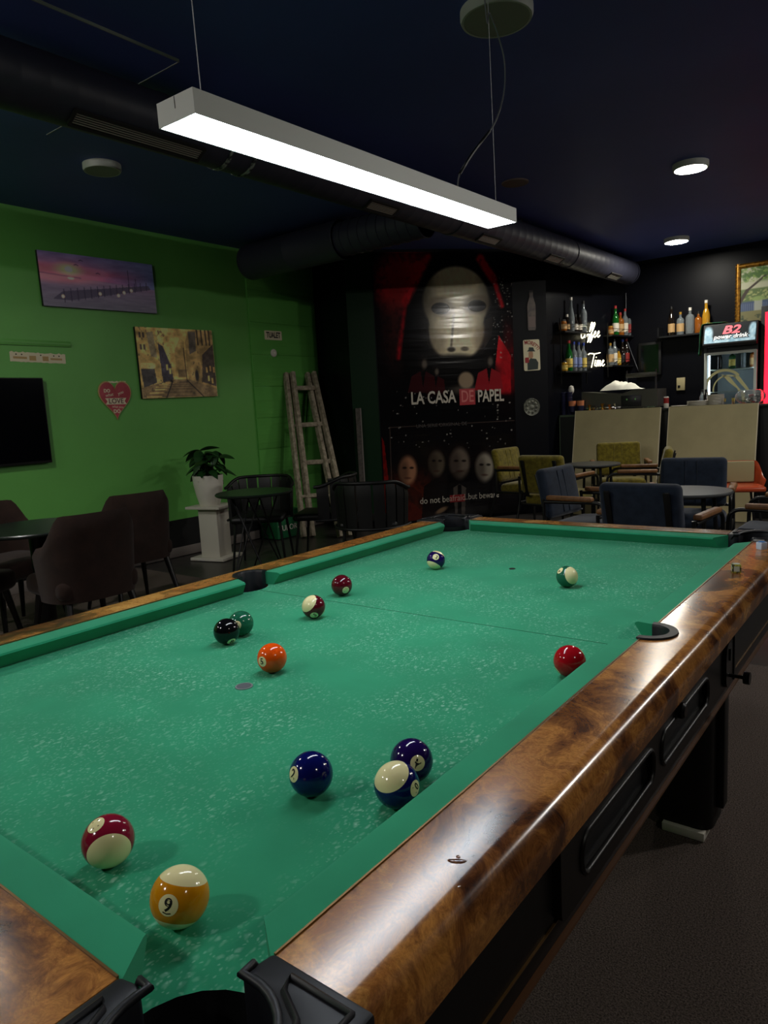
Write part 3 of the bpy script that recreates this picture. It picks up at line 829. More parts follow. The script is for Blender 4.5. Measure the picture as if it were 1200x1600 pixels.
# ================================================================== PENDANT LAMP
LZ0, LH = 1.792, 0.0377
LZ1 = LZ0 + LH
LY0, LY1, LW = -0.581, 0.541, 0.091
lamp = thing('pendant_lamp', 'long white linear pendant lamp hanging over the pool table', 'lamp', (0.0, (LY0 + LY1) / 2, LZ0), 0.0148)
lamp.rotation_euler = (0.025, 0, 0.0148)
hl = (LY1 - LY0) / 2
for s_ in (1, -1): MB().box((s_ * (LW / 2 - 0.001), 0, LH / 2), (0.002, 2 * hl, LH)).build('side_panel', M['white_metal'], lamp, smooth=0)
MB().box((0, 0, LH - 0.001), (LW - 0.004, 2 * hl - 0.004, 0.002)).build('top_panel', M['white_metal'], lamp, smooth=0)
for s_ in (1, -1):
    e_ = MB().box((0, s_ * (hl + 0.001), LH / 2), (LW, 0.002, LH)).build('end_cap', M['white_metal'], lamp, smooth=0)
    MB().box((0.0, s_ * (hl + 0.0022), LH - 0.010), (0.0014, 0.0006, 0.018)).build('slit', M['grille_dark'], e_, smooth=0)
MB().box((0, 0, 0.003), (LW - 0.006, 2 * hl - 0.004, 0.003)).build('diffuser', M['diffuser'], lamp, smooth=0)
for y in (-hl + 0.055, hl - 0.03):
    w_ = MB().tube([(0, y, LH), (0, y - 0.025 * -0.0, ZC - LZ0 - 0.015)], 0.0009, 6).build('suspension_wire', M['steel_wire'], lamp)
    MB().lathe([(0.006, LH), (0.006, LH + 0.007), (0.002, LH + 0.013)], 10, (0, y, 0)).build('wire_grip', M['steel_wire'], w_)
LM = lamp.matrix_basis.inverted()
cab = [onx(u, v, 0.0) for u, v in ((714, 290), (718, 272), (738, 240), (765, 205), (778, 180), (788, 140), (788, 95), (778, 55), (765, 20), (757, -4))]
end = Vector((0.0, cab[-1].y - 0.06, ZC)); cab[0].z = LZ1 + 0.002; cab.append(end)
MB().tube([LM @ p for p in bez(cab, 5)], 0.0022, 6).build('power_cable', M['grey_cable'], lamp, smooth=60)
MB().tube([LM @ p for p in bez(cab[1:4], 4)], 0.0042, 6).build('cable_joint', M['black_plastic'], lamp, smooth=60)

# ================================================================== CEILING LIGHTS
def ceiling_light(name, x, y, r, on, label, group, thick=0.045, dark=False, lit='disc_on'):
    t = thing(name, label, 'ceiling light', (x, y, ZC), 0, group)
    if on and lit in ('disc_far', 'disc_side'):    # opal drum under a short rim, shaped to light the wall tops
        MB().lathe([(r, 0.0), (r, -0.012), (r - 0.006, -0.014)], 40).build('rim', M['disc_rim'], t, smooth=40)
        MB().lathe([(r - 0.006, -0.012), (r - 0.007, -0.040), (r - 0.014, -0.047), (0.0001, -0.050)], 40).build('diffuser', M[lit], t, smooth=40)
        return t
    mb = MB().lathe([(r, 0.0), (r, -thick * 0.7), (r - 0.006, -thick), (r - 0.016, -thick), (r - 0.016, -thick + 0.004)], 40)
    mb.build('rim', M['disc_dark' if dark else 'disc_rim'], t, smooth=40)
    MB().lathe([(0.0001, -thick + 0.002), (r - 0.014, -thick + 0.002)], 40).build('diffuser', M[lit] if on else M['disc_dark' if dark else 'disc_off'], t, smooth=0)
    return t
def cl(px, w, on, label, **k):
    p = onz(px[0], px[1], ZC - 0.04); a = onz(px[0] - w / 2, px[1], ZC - 0.04); b = onz(px[0] + w / 2, px[1], ZC - 0.04)
    return ceiling_light('ceiling_light', p.x, p.y, (a - b).length / 2, on, label, 'round ceiling lights', **k)
cl((776, 30), 111, False, 'large unlit round ceiling light above the power cable')
cl((160, 267), 60, False, 'unlit round ceiling light near the green wall')
cl((805, 293), 40, False, 'flat brownish round cover on the ceiling behind the pendant lamp', thick=0.012, dark=True)
cl((1079, 264), 49, True, 'lit round ceiling light over the armchairs')
cl((1057, 378), 33, True, 'lit round ceiling light over the bar, near the duct end', lit='disc_bar')
for x, y, w_, l_ in ((2.7, 3.4, 'across from the armchairs', 'disc_far'), (2.9, 5.8, 'beyond the armchairs', 'disc_far'), (3.0, -1.0, 'added to brighten the carpet beside the pool table', 'disc_on'), (-1.0, -3.0, 'beyond the near end of the pool table', 'disc_side'), (-2.9, -0.4, 'added near the television to brighten the green wall', 'disc_side'), (-3.2, -2.6, 'in the corner past the television', 'disc_side')):
    ceiling_light('ceiling_light', x, y, 0.13, True, 'lit round ceiling light out of view, ' + w_, 'lit ceiling lights beyond the picture', lit=l_)  # all unseen; carpet and television ones added to brighten carpet and green wall

# ================================================================== AIR DUCTS
def duct_tube(mb, a, b, r, step=0.13, amp=0.0007, n=28):
    a, b = Vector(a), Vector(b); d = (b - a); L = d.length
    q = d.to_track_quat('Z', 'Y').to_matrix().to_4x4(); q.translation = a
    k = max(2, int(L / step)); prof = []
    for i in range(k):
        z = L * i / k; prof += [(r, z + 0.004), (r + amp, z + 0.009), (r, z + 0.014)]
    prof += [(r, L)]
    mb.lathe([(r, 0)] + prof, n, mat4=q); return q, L
DA, DB, DR = Vector((-2.47, -3.6, 2.88)), Vector((-2.17, 8.02, 2.88)), 0.145
duct = thing('air_duct', 'long round black air duct hung under the ceiling along the room', 'air duct')
def dp(y): return DA.lerp(DB, (y - DA.y) / (DB.y - DA.y))
ys = [-3.6, -1.2, 1.55, 1.72, 3.95, 6.2, 7.98]
for i in range(len(ys) - 1):
    mb = MB(); duct_tube(mb, dp(ys[i]), dp(ys[i + 1]), DR); mb.build('duct_section', M['duct'], duct, smooth=25)
DQ = (DB - DA).to_track_quat('Z', 'Y').to_matrix().to_4x4()
for y in ys[1:-1]:
    q = DQ.copy(); q.translation = dp(y)
    chip = y in (1.55, 1.72)
    MB().lathe([(DR, -0.012), (DR + 0.007, -0.010), (DR + 0.007, 0.010), (DR, 0.012)], 36, mat4=q).build('coupling', M['duct_chip'] if chip else M['duct'], duct, smooth=40)
q = DQ.copy(); q.translation = DB
MB().lathe([(DR, -0.02), (DR + 0.004, 0.0), (DR - 0.01, 0.02), (DR * 0.6, 0.05), (0.001, 0.06)], 32, mat4=q).build('end_cap', M['duct'], duct, smooth=50)
for y in (-2.4, 0.1, 2.8, 5.2, 7.5):
    p = dp(y); h = MB().box((p.x, p.y, (p.z + DR + ZC) / 2), (0.02, 0.003, ZC - p.z - DR)).build('hanger', M['duct'], duct, smooth=0)
# grilles set into the lower flank facing the room
def grille(y, ln, ang, w=0.10):
    p = dp(y); dirv = (DB - DA).normalized()
    out = Vector((math.cos(ang), 0, math.sin(ang))); across = dirv.cross(out)
    fr_ = frame(p + out * (DR - 0.004), dirv, across)
    if fr_.col[2].xyz.dot(out) < 0: fr_ = frame(p + out * (DR - 0.004), -dirv, across)
    g = MB().prism(rrect(ln, w, 0.004, 1), 0, 0.014, fr_, [rrect(ln - 0.03, w - 0.03, 0.003, 1)[::-1]]).build('grille_frame', M['grille_dark'], duct, smooth=0)
    MB().box((0, 0, 0.002), (ln - 0.02, w - 0.02, 0.002)).build('grille_back', M['pocket'], g, smooth=0, mtx=fr_)
    for k in range(5):
        MB().box((0, (k - 2) * (w - 0.035) / 5, 0.009), (ln - 0.03, 0.006, 0.004), rot=(0.5, 0, 0)).build('louvre', M['grille'], g, smooth=0, mtx=fr_)
for y, ln in ((1.0, 0.75), (2.95, 0.33), (4.45, 0.33), (5.75, 0.33), (7.35, 0.33)): grille(y, ln, R(-62))
# branch towards the green wall
BY, BZ, BR = 3.81, 2.865, 0.172
br = thing('branch_duct', 'short ribbed black branch duct ending in a rounded cap near the green wall', 'air duct')
XE = -4.55
mb = MB(); duct_tube(mb, (dp(BY).x - 0.146, BY, BZ), (-3.35, BY, BZ), BR * 0.86, 0.10, 0.006); mb.build('flexible_section', M['duct'], br, smooth=25)
mb = MB(); duct_tube(mb, (-3.33, BY, BZ), (XE, BY, BZ), BR, 0.6, 0.002); mb.build('duct_section', M['duct'], br, smooth=25)
q = Matrix.Rotation(R(-90), 4, 'Y'); q.translation = Vector((XE, BY, BZ))
MB().lathe([(BR, -0.01), (BR, 0.015), (BR * 0.94, 0.045), (BR * 0.75, 0.07), (0.001, 0.085)], 32, mat4=q).build('end_cap', M['duct'], br, smooth=60)
MB().box((-3.9, BY, (BZ + BR + ZC) / 2), (0.003, 0.02, ZC - BZ - BR)).build('hanger', M['duct'], br, smooth=0)

# ================================================================== ON THE GREEN WALL
def at_wall(u, v, off=0.0):
    p = onx(u, v, XG); return Vector((p.y, p.z, off))
def wall_root(name, label, cat, u, v, tilt=0.0, group=None, off=0.0):
    p = onx(u, v, XG); o = thing(name, label, cat)
    o.matrix_basis = frame((XG + off, p.y, p.z), (0, math.cos(tilt), math.sin(tilt)), (0, -math.sin(tilt), math.cos(tilt))); return o
# television
tl = onx(69, 591, XG); bl = onx(70.5, 723, XG)
tvw, tvh = 1.22, tl.z - bl.z
tv = thing('television', 'large black flat television on the green wall', 'television'); tv.matrix_basis = frame((XG, (tl.y + bl.y) / 2 - tvw / 2, (tl.z + bl.z) / 2), (0, 1, 0), (0, 0, 1))
MB().box((0, 0, 0.035), (tvw, tvh, 0.03)).build('casing', M['black_plastic'], tv, bevel=0.004)
MB().box((0, 0.006, 0.0505), (tvw - 0.018, tvh - 0.030, 0.002)).build('screen', M['tv'], tv, smooth=0)
MB().box((0, 0, 0.010), (0.4, 0.3, 0.02)).build('wall_bracket', M['black_metal'], tv, smooth=0)
# canvases
def pier(U, V):
    X, Y = U * 183, (1 - V) * 76
    p = Paint(X, Y, (92, 84, 104))
    sky = np.stack([np.interp(Y, [0, 14, 24, 30], [98, 128, 176, 150]), np.interp(Y, [0, 14, 24, 30], [92, 98, 92, 84]), np.interp(Y, [0, 14, 24, 30], [124, 124, 112, 112])], -1) / 255
    cool = np.clip((X - 60) / 120, 0, 1)[..., None]
    sky = sky * (1 - cool) + cool * np.array((84, 90, 120)) / 255 + (fbm(X / 24, Y / 5, 3)[..., None] - 0.5) * 0.12
    p.over(1 - ss(29, 31, Y - X * 0.055), sky)
    sea = np.stack([np.interp(Y, [28, 50, 76], [122, 100, 92]), np.interp(Y, [28, 50, 76], [98, 92, 90]), np.interp(Y, [28, 50, 76], [120, 108, 100])], -1) / 255 + (fbm(X / 20, Y / 2.5, 9)[..., None] - 0.5) * 0.08
    p.over(ss(29, 31, Y - X * 0.055), sea)
    p.over(p.ell(26, 30, 60, 11, 0.6) * 0.5, (200, 110, 110))
    p.over(p.ell(43, 22, 16, 7, 0.9) * 0.8, (240, 170, 120)); p.over(p.ell(43, 22, 5, 3.5, 0.4), (255, 240, 210)); p.over(p.ell(45, 34, 4.5, 2.2, 0.5) * 0.8, (250, 190, 150))
    p.over(p.line(0, 30, 60, 33, 1.0) * 0.6, (90, 70, 90))
    p.over(p.poly([(14, 66), (30, 54), (172, 34), (176, 40), (40, 66)]) * 0.8, (66, 62, 76))
    for i in range(14):
        x = 32 + i * 10.5; y = 55 - i * 1.6
        p.over(p.line(x, y - 4, x, y + 14 - i * 0.5, 0.7) * 0.75, (52, 48, 62))
    p.over(p.line(138, 14, 138, 40, 0.5), (60, 54, 70)); p.over(p.line(150, 26, 150, 42, 0.5), (60, 54, 70))
    for x, y in ((30, 61), (88, 53), (118, 53), (128, 48), (141, 44)): p.over(p.ell(x, y, 2.2, 2.2, 0.6), (250, 205, 150))
    for x, y in ((52, 15), (85, 24), (60, 8)): p.over(p.line(x, y, x + 3, y - 1, 0.5) + p.line(x + 3, y - 1, x + 6, y + 0.3, 0.5), (60, 50, 70))
    return np.clip((p.c - 0.12) * 1.9 + 0.12, 0, 0.97)
def street(U, V):
    X, Y = U * 120, (1 - V) * 108
    p = Paint(X, Y, (196, 162, 100))
    sk = (fbm(X / 9, Y / 9, 21) - 0.5)
    p.over(p.poly([(0, 0), (15, 0), (16, 8), (27, 6), (34, 24), (48, 54), (52, 70), (50, 84), (0, 108)]), (176, 148, 92))
    p.over(p.poly([(15, 8), (25, 6), (28, 46), (19, 44)]), (128, 116, 92))
    p.over(p.poly([(31, 24), (38, 28), (47, 56), (50, 82), (33, 84)]), (64, 60, 70))
    p.over(p.poly([(120, 0), (80, 2), (74, 20), (72, 60), (74, 84), (120, 100)]), (150, 124, 80))
    p.over(p.poly([(80, 4), (92, 4), (90, 34), (79, 40)]), (88, 80, 72))
    p.over(p.poly([(100, 40), (120, 22), (120, 92), (96, 84)]), (72, 62, 56))
    p.over(p.poly([(56, 34), (66, 14), (72, 20), (72, 70), (55, 66)]) * 0.4, (110, 92, 62))
    for x in (94, 101, 108, 114): p.over(p.line(x, 0, x + 0.6, 24, 1.2), (60, 50, 44))
    for y in (8, 26): 
        for x in (4, 9): p.over(p.rect(x, y, x + 3, y + 8), (70, 60, 56))
    p.over(p.rect(2, 54, 24, 62), (206, 178, 116)); p.over(p.poly([(2, 63), (22, 63), (24, 84), (4, 92)]), (70, 66, 66))
    for x, y in ((40, 56), (44, 62), (104, 60), (110, 58), (116, 60), (106, 74), (112, 78)): p.over(p.rect(x, y, x + 3, y + 9), (200, 160, 96))
    p.over(p.poly([(0, 92), (48, 80), (76, 80), (120, 96), (120, 108), (0, 108)]), (120, 100, 72))
    for i in range(8):
        y = 83 + i * i * 0.45; p.over(p.rect(6 + (7 - i) * 5, y, 30 + (7 - i) * 4, y + 1.6) * 0.85, (204, 170, 106)); p.over(p.rect(50 - i * 3, y, 70 + i * 2, y + 0.9) * 0.6, (56, 46, 42))
    p.over(p.line(48, 82, 36, 108, 0.9), (50, 42, 40)); p.over(p.line(72, 82, 96, 108, 0.9), (50, 42, 40)); p.over(p.line(70, 30, 71, 84, 0.6), (56, 46, 40))
    p.over(p.rect(58, 64, 72, 76) * 0.7, (86, 72, 56)); p.over(p.ell(88, 74, 3, 9, 0.4), (44, 40, 42)); p.over(p.ell(46, 82, 2, 2, 0.5), (40, 36, 36))
    p.c = p.c * (1 + 0.9 * sk[..., None]); p.over(ss(0.62, 0.72, fbm(X / 3, Y / 6, 40)) * ((X < 50) | (X > 76)) * 0.55, (50, 44, 44))
    return np.clip(p.c * 1.4, 0, 0.95)
PM = print_mat('canvas_print', 0.55)
def canvas(name, label, cs, func, nx, ny):
    P4 = [at_wall(*c) for c in cs]
    c = sum(P4, Vector()) / 4; wv = ((P4[1] - P4[0]) + (P4[2] - P4[3])) / 2; w = wv.length; h = ((P4[0] - P4[3]).length + (P4[1] - P4[2]).length) / 2
    t = thing(name, label, 'picture'); a = math.atan2(wv.y, wv.x)
    t.matrix_basis = frame((XG, c.x, c.y), (0, math.cos(a), math.sin(a)), (0, -math.sin(a), math.cos(a)))
    MB().box((0, 0, 0.014), (w, h, 0.026)).build('stretcher', M['bar_black'], t, smooth=0)
    link('printed_canvas', print_mesh('printed_canvas', w, h, nx, ny, func, PM, 0.0285), t)
canvas('canvas_picture', 'wide canvas of a purple sunset with a lamp-lit pier', [(56, 391), (237, 415), (240, 490), (64, 478)], pier, 220, 92)
canvas('canvas_picture', 'sepia canvas of an old city street with rails', [(209, 512), (328, 516), (337, 620), (219, 622)], street, 180, 162)
# heart plaque
def heart_pts(w, h, n=48):
    pts = []
    for i in range(n):
        t = 2 * PI * i / n; x = 16 * math.sin(t) ** 3; y = 13 * math.cos(t) - 5 * math.cos(2 * t) - 2 * math.cos(3 * t) - math.cos(4 * t)
        pts.append((x / 32 * w, (y + 2.5) / 29 * h))
    return pts[::-1]
hp = wall_root('heart_plaque', 'red heart plaque with lettering, under a strip of tape', 'plaque', 180, 626)
MB().prism(heart_pts(0.325, 0.345), 0.002, 0.012).build('border', M['paper_ink'], hp, smooth=30)
hb = MB().prism(heart_pts(0.305, 0.325), 0.012, 0.0135).build('face', M['heart_red'], hp, smooth=0)
def put_text(parent, s, size, m, x, y, z, rot=0.0, **k):
    return link('lettering', text_mesh(s, size, m, **k), parent, mtx=Matrix.Translation((x, y, z)) @ Matrix.Rotation(rot, 4, 'Z'))
bn = MB().prism([(-0.105, 0.022), (-0.085, -0.006), (-0.105, -0.034), (0.105, -0.034), (0.085, -0.006), (0.105, 0.022)], 0.0136, 0.0146).build('banner', M['paper'], hp, smooth=0)
put_text(bn, 'LOVE', 0.062, M['txt_maroon'], 0.0, -0.006, 0.0150, bold=0.0008)
put_text(hb, 'DO', 0.040, M['paper'], -0.080, 0.086, 0.0140, bold=0.0016)
put_text(hb, 'what', 0.040, M['paper'], -0.062, 0.050, 0.0140, 0.15, shear=0.2)
put_text(hb, 'you', 0.040, M['paper'], 0.052, 0.068, 0.0140, 0.35, shear=0.2)
put_text(hb, 'what you', 0.030, M['paper'], 0.010, -0.056, 0.0140, -0.08, shear=0.2)
put_text(hb, 'DO', 0.044, M['paper'], 0.0, -0.096, 0.0140, bold=0.0018)
tp = wall_root('tape_strip', 'short torn strip of white tape above the heart plaque', 'tape', 182, 597)
def torn(w, h, n, j, seed):
    rg = random.Random(seed); top = [(w * (i / n - 0.5), h / 2 + rg.uniform(-j, j)) for i in range(n + 1)]; bot = [(w * (i / n - 0.5), -h / 2 + rg.uniform(-j, j) * 0.5) for i in range(n, -1, -1)]
    return (top + bot)[::-1]
MB().prism(torn(0.18, 0.014, 14, 0.004, 3), 0.0005, 0.0025).build('tape', M['paper'], tp, smooth=0)
# torn paper strip with print
ps = wall_root('paper_strip', 'torn white paper strip with beige print above the television', 'paper', 60, 559, -0.02)
MB().prism(torn(0.46, 0.078, 26, 0.005, 8), 0.0005, 0.002).build('paper', M['paper'], ps, smooth=0)
for x, w, h in ((-0.15, 0.11, 0.018), (-0.048, 0.055, 0.038), (0.058, 0.050, 0.038), (0.15, 0.10, 0.016)):
    MB().box((x, -0.006, 0.0023), (w, h, 0.0006)).build('printed_block', M['paper_ink'], ps, smooth=0)
for x in (-0.18, -0.135, 0.02, 0.13, 0.175):
    MB().lathe([(0.0, 0.0026), (0.006, 0.0026), (0.006, 0.002)], 8, (x, 0.020, 0)).build('printed_dot', M['txt_black'], ps, smooth=0)
# painted-over cable channel
rw = wall_root('cable_channel', 'green painted cable channel above the torn paper strip', 'cable channel', 55, 536)
MB().box((-0.25, 0, 0.005), (1.1, 0.045, 0.010)).build('channel', M['green_wall'], rw, bevel=0.002)
MB().box((-0.25, 0, 0.0115), (1.1, 0.012, 0.003)).build('cover', M['green_wall'], rw, smooth=0)
# TUALET sign and round button
sg = wall_root('toilet_sign', 'small cream sign reading TUALET', 'sign', 424.5, 524.5, 0.01, off=0.0205)
MB().prism(rrect(0.255, 0.098, 0.006, 2), 0.0, 0.006).build('plate', M['paper'], sg, smooth=0)
put_text(sg, 'TUALET', 0.084, M['txt_black'], 0, 0.0, 0.0068, sx=0.70, bold=0.0026)
bt = wall_root('wall_button', 'round white button below the TUALET sign', 'button', 425, 552, off=0.0205)
MB().lathe([(0.042, 0.0), (0.042, 0.012), (0.036, 0.018), (0.0, 0.019)], 24).build('button_body', M['white'], bt, smooth=40)
MB().lathe([(0.013, 0.019), (0.012, 0.024), (0.0, 0.025)], 16).build('button_cap', M['cotton'], bt, smooth=40)

# ================================================================== THE POSTER WALL
def diag_root(name, label, cat, u, v, tilt=0.0):
    p = ondiag(u, v); o = thing(name, label, cat)
    up = Vector((0, 0, 1)); x = PD * math.cos(tilt) + up * math.sin(tilt); o.matrix_basis = frame(p, x, up * math.cos(tilt) - PD * math.sin(tilt)); return o
pr0 = ondiag(593, 620); pr1 = ondiag(804, 610)
pw = (Vector((pr1.x, pr1.y, 0)) - Vector((pr0.x, pr0.y, 0))).length; ph = 3.0
poster = thing('wall_poster', 'tall black and red film poster on the slanting wall, title LA CASA DE PAPEL', 'poster')
POM = frame(Vector(((pr0.x + pr1.x) / 2, (pr0.y + pr1.y) / 2, 0.03 + ph / 2)), PD, (0, 0, 1)); poster.matrix_basis = POM
def poster_art(U, V):
    P3 = np.array(POM.translation)[None, None] + (U[..., None] - 0.5) * pw * np.array(PD) + (V[..., None] - 0.5) * ph * np.array((0, 0, 1.0))
    Q = (P3 - np.array(CAM)) @ np.array(CM)
    X = 600 + FPX * Q[..., 0] / -Q[..., 2]; Y = 800 - FPX * Q[..., 1] / -Q[..., 2]
    n1 = fbm(X / 18, Y / 18, 50); n2 = fbm(X / 5, Y / 7, 60)
    p = Paint(X, Y, (17, 15, 17))
    p.c = p.c * (0.7 + 0.7 * n1[..., None])
    red = lambda m, c=(150, 22, 30): p.over(m * np.clip(0.25 + 1.3 * n2, 0, 1), c)
    p.over(p.ell(706, 520, 88, 132, 0.10) * 0.94, (13, 12, 14))
    hood = p.ell(706, 522, 80, 126, 0.05)
    out = 1 - hood
    red(p.ell(634, 438, 44, 44, 0.55, 0.35) * out * 1.3, (214, 34, 44)); red(p.ell(618, 480, 20, 76, 0.8) * 0.6 * out, (104, 44, 38))
    red(p.line(668, 402, 634, 470, 5, 5) * 1.3, (220, 36, 46)); red(p.line(634, 470, 622, 560, 3, 3), (170, 26, 34))
    red(p.line(750, 404, 770, 436, 6, 4) * 1.4, (230, 36, 46)); red(p.line(770, 432, 784, 478, 3, 3) * 1.3, (200, 30, 40))
    red(p.poly([(779, 524), (798, 556), (798, 616), (782, 616), (773, 580)]) * 1.5, (220, 34, 44)); red(p.ell(790, 580, 16, 60, 0.7) * 0.8 * out, (150, 22, 30))
    # plain pale theatre mask in the hood
    face = np.clip(p.ell(712, 470, 52, 54, 0.06) + p.ell(713, 516, 44, 48, 0.08), 0, 1)
    side = np.abs((X - 714) / 54)
    tone = np.clip(1.08 - 0.7 * ss(0.45, 1.05, side), 0.1, 1.1)[..., None] * np.array((240, 226, 190)) / 255 * (0.92 + 0.16 * n2[..., None])
    p.over(face, tone)
    p.over(p.poly([(655, 494), (668, 500), (672, 545), (660, 530)]) * 0.8, (30, 26, 25)); p.over(p.poly([(770, 494), (758, 500), (756, 545), (768, 526)]) * 0.7, (50, 42, 38))
    for cx, cy, sg in ((688, 482, 1), (745, 478, -1)):
        p.over(p.ell(cx, cy - 3, 21, 15, 0.3, 0.15 * sg) * 0.6, (110, 96, 80)); p.over(p.ell(cx, cy, 14, 9, 0.12), (14, 12, 13))
    p.over(p.line(709, 492, 705, 540, 1.4, 1.6) * 0.75, (60, 50, 44)); p.over(p.ell(705, 546, 6, 4, 0.4) * 0.85, (36, 30, 28)); p.over(p.ell(726, 545, 6, 3.4, 0.4) * 0.7, (60, 50, 44))
    p.over(p.ell(684, 536, 12, 20, 0.6) * 0.35, (90, 74, 60)); p.over(p.ell(750, 530, 10, 20, 0.6) * 0.3, (120, 90, 74))
    p.over(p.ell(712, 580, 66, 26, 0.2) * 0.97, (15, 13, 14))
    p.over(p.ell(728, 594, 12, 13, 0.2) * 0.8, (196, 170, 140)); p.over(p.ell(728, 612, 24, 10, 0.6) * 0.5, (150, 134, 116))
    # two plain figures in red
    for cx, cy, s, rc in ((661, 566, 1.0, (58, 20, 24)), (681, 578, 0.7, (60, 18, 22)), (764, 562, 0.95, (150, 34, 42))):
        p.over(p.poly([(cx - 24 * s, cy + 48), (cx - 18 * s, cy + 22 * s), (cx, cy + 12 * s), (cx + 18 * s, cy + 22 * s), (cx + 24 * s, cy + 48)]), rc)
        p.over(p.poly([(cx - 4 * s, cy + 13 * s), (cx + 4 * s, cy + 13 * s), (cx, cy + 40 * s)]), (16, 14, 15))
        p.over(p.ell(cx, cy, 8.5 * s, 12 * s, 0.2), (26, 22, 22)); p.over(p.ell(cx + 2 * s, cy + 3, 4 * s, 7 * s, 0.5) * 0.7, (140, 128, 116))
    p.over(ss(608, 622, Y) * (1 - ss(656, 672, Y)) * 0.9, (14, 13, 15))
    # lower panel: row of plain dim portraits
    p.over(ss(656, 664, Y), (17, 15, 17))
    red(p.poly([(592, 676), (600, 690), (608, 760), (650, 790), (690, 830), (690, 860), (592, 860)]), (120, 16, 16)); red(p.ell(640, 790, 46, 44, 0.8) * 0.8, (120, 44, 26))
    for cx, cy, s, c in ((637, 735, 1.0, (160, 112, 84)), (682, 724, 0.9, (84, 74, 62)), (718, 724, 1.1, (104, 92, 82)), (757, 730, 1.0, (150, 142, 128))):
        p.over(p.ell(cx, cy - 9, 18 * s, 22 * s, 0.3) * 0.9, (24, 18, 18))
        p.over(p.poly([(cx - 26 * s, cy + 90), (cx - 22 * s, cy + 36), (cx, cy + 22), (cx + 22 * s, cy + 36), (cx + 26 * s, cy + 90)]) * (0.85 if cx > 650 else 0.35), (22, 19, 20))
        p.over(p.ell(cx, cy, 14 * s, 22 * s, 0.25), c); p.over(p.ell(cx - 7 * s, cy + 2, 8 * s, 20 * s, 0.6) * 0.45, (30, 22, 20))
        for e in (-5, 6): p.over(p.ell(cx + e * s, cy - 4, 3.2 * s, 1.8, 0.5) * 0.8, (20, 16, 16))
        p.over(p.ell(cx, cy + 12, 5 * s, 1.6, 0.6) * 0.6, (60, 34, 30))
    p.over(p.poly([(708, 762), (718, 756), (728, 762), (726, 810), (712, 810)]) * 0.8, (110, 100, 92)); p.over(p.line(718, 760, 718, 810, 3), (18, 16, 17))
    p.over(p.ell(690, 797, 10, 3.4, 0.4, -0.5) * 0.8, (150, 120, 92))
    fr_ = (p.line(609, 668, 803, 657, 0.5, 0.5) + p.line(609, 668, 615, 850, 0.5, 0.5)) * 0.6; p.over(fr_, (120, 100, 90))
    rg = np.random.default_rng(12)
    for i in range(150):
        x = rg.uniform(600, 800); y = rg.choice([rg.uniform(610, 700), rg.uniform(430, 560)]); 
        if y < 600: x = rg.uniform(770, 800)
        p.over(p.ell(x, y, rg.uniform(0.5, 1.5), rg.uniform(0.5, 1.4), 0.4) * rg.uniform(0.3, 0.9), (190, 186, 178))
    return p.c
POSTM = print_mat('poster_print', 0.13, spec=0.36, ripple=((0.5, 7.0, 1.0), 1.0))
link('printed_sheet', print_mesh('printed_sheet', pw, ph, 300, 560, poster_art, POSTM, 0.004), poster)
def ptext(s, u, v, size, m, z=0.006, **k):
    q = POM.inverted() @ ondiag(u, v); return put_text(poster, s, size, m, q.x, q.y, z, **k)
M['gloss_white'] = mat('gloss_ink_white', (200, 192, 178), 0.3, spec=0.6); M['gloss_red'] = mat('gloss_ink_red', (176, 44, 52), 0.3, spec=0.6); M['gloss_grey'] = mat('gloss_ink_grey', (74, 70, 68), 0.3, spec=0.6)
ptext('LA CASA', 677, 622, 0.195, M['gloss_white'], sx=0.70, bold=0.004)
ptext('PAPEL', 766.5, 619, 0.195, M['gloss_white'], sx=0.62, bold=0.004)
q = POM.inverted() @ ondiag(730, 620); MB().box((q.x, q.y, 0.0056), (0.19, 0.185, 0.0015)).build('red_block', M['gloss_red'], poster, smooth=0)
ptext('DE', 730, 620, 0.19, mat('ink_pink', (214, 120, 116), 0.3), z=0.0072, sx=0.66, bold=0.002)
ptext('UNA SERIE ORIGINAL DE', 690, 664, 0.055, M['gloss_grey'])
ptext('do not be', 679, 781.5, 0.105, M['gloss_white'], sx=0.86)
q = POM.inverted() @ ondiag(714.5, 778.5); MB().box((q.x, q.y, 0.0056), (0.185, 0.085, 0.0015)).build('red_block', M['txt_red'], poster, smooth=0)
ptext('afraid', 714.5, 778, 0.105, mat('ink_pale', (206, 170, 160), 0.4), z=0.0075, sx=0.86)
ptext('...but beware', 752, 774.5, 0.105, M['gloss_white'], sx=0.80)
# three tin signs beside it
M['tin_dark'] = mat('dark_tin', (78, 70, 70), 0.5, noise=(14.0, (112, 100, 90), 0.4, 0.7))
b_ = diag_root('bottle_sign', 'grey bottle-shaped tin sign on the black wall', 'sign', 830, 485)
bp = [(0.022, 0.225), (0.024, 0.15), (0.048, 0.07), (0.052, 0.04), (0.050, -0.20), (0.044, -0.225)]
bo_ = MB().prism([(-x, y) for x, y in bp] + [(x, y) for x, y in bp[::-1]], 0.002, 0.008).build('plate', M['tin_dark'], b_, smooth=0)
MB().prism([(-x, y) for x, y in ((0.023, 0.225), (0.024, 0.20))] + [(0.024, 0.20), (0.023, 0.225)], 0.008, 0.0095).build('cap', M['grille_dark'], b_, smooth=0)
MB().prism(rrect(0.086, 0.12, 0.01, 2, 0, -0.13), 0.008, 0.0092).build('label_patch', M['disc_dark'], b_, smooth=0)
m_ = diag_root('tin_sign', 'cream tin sign lettered MORETTI with a dark green figure', 'sign', 830.5, 555, 0.02)
MB().prism(rrect(0.205, 0.355, 0.018, 3), 0.002, 0.008).build('plate', M['paper'], m_, smooth=0)
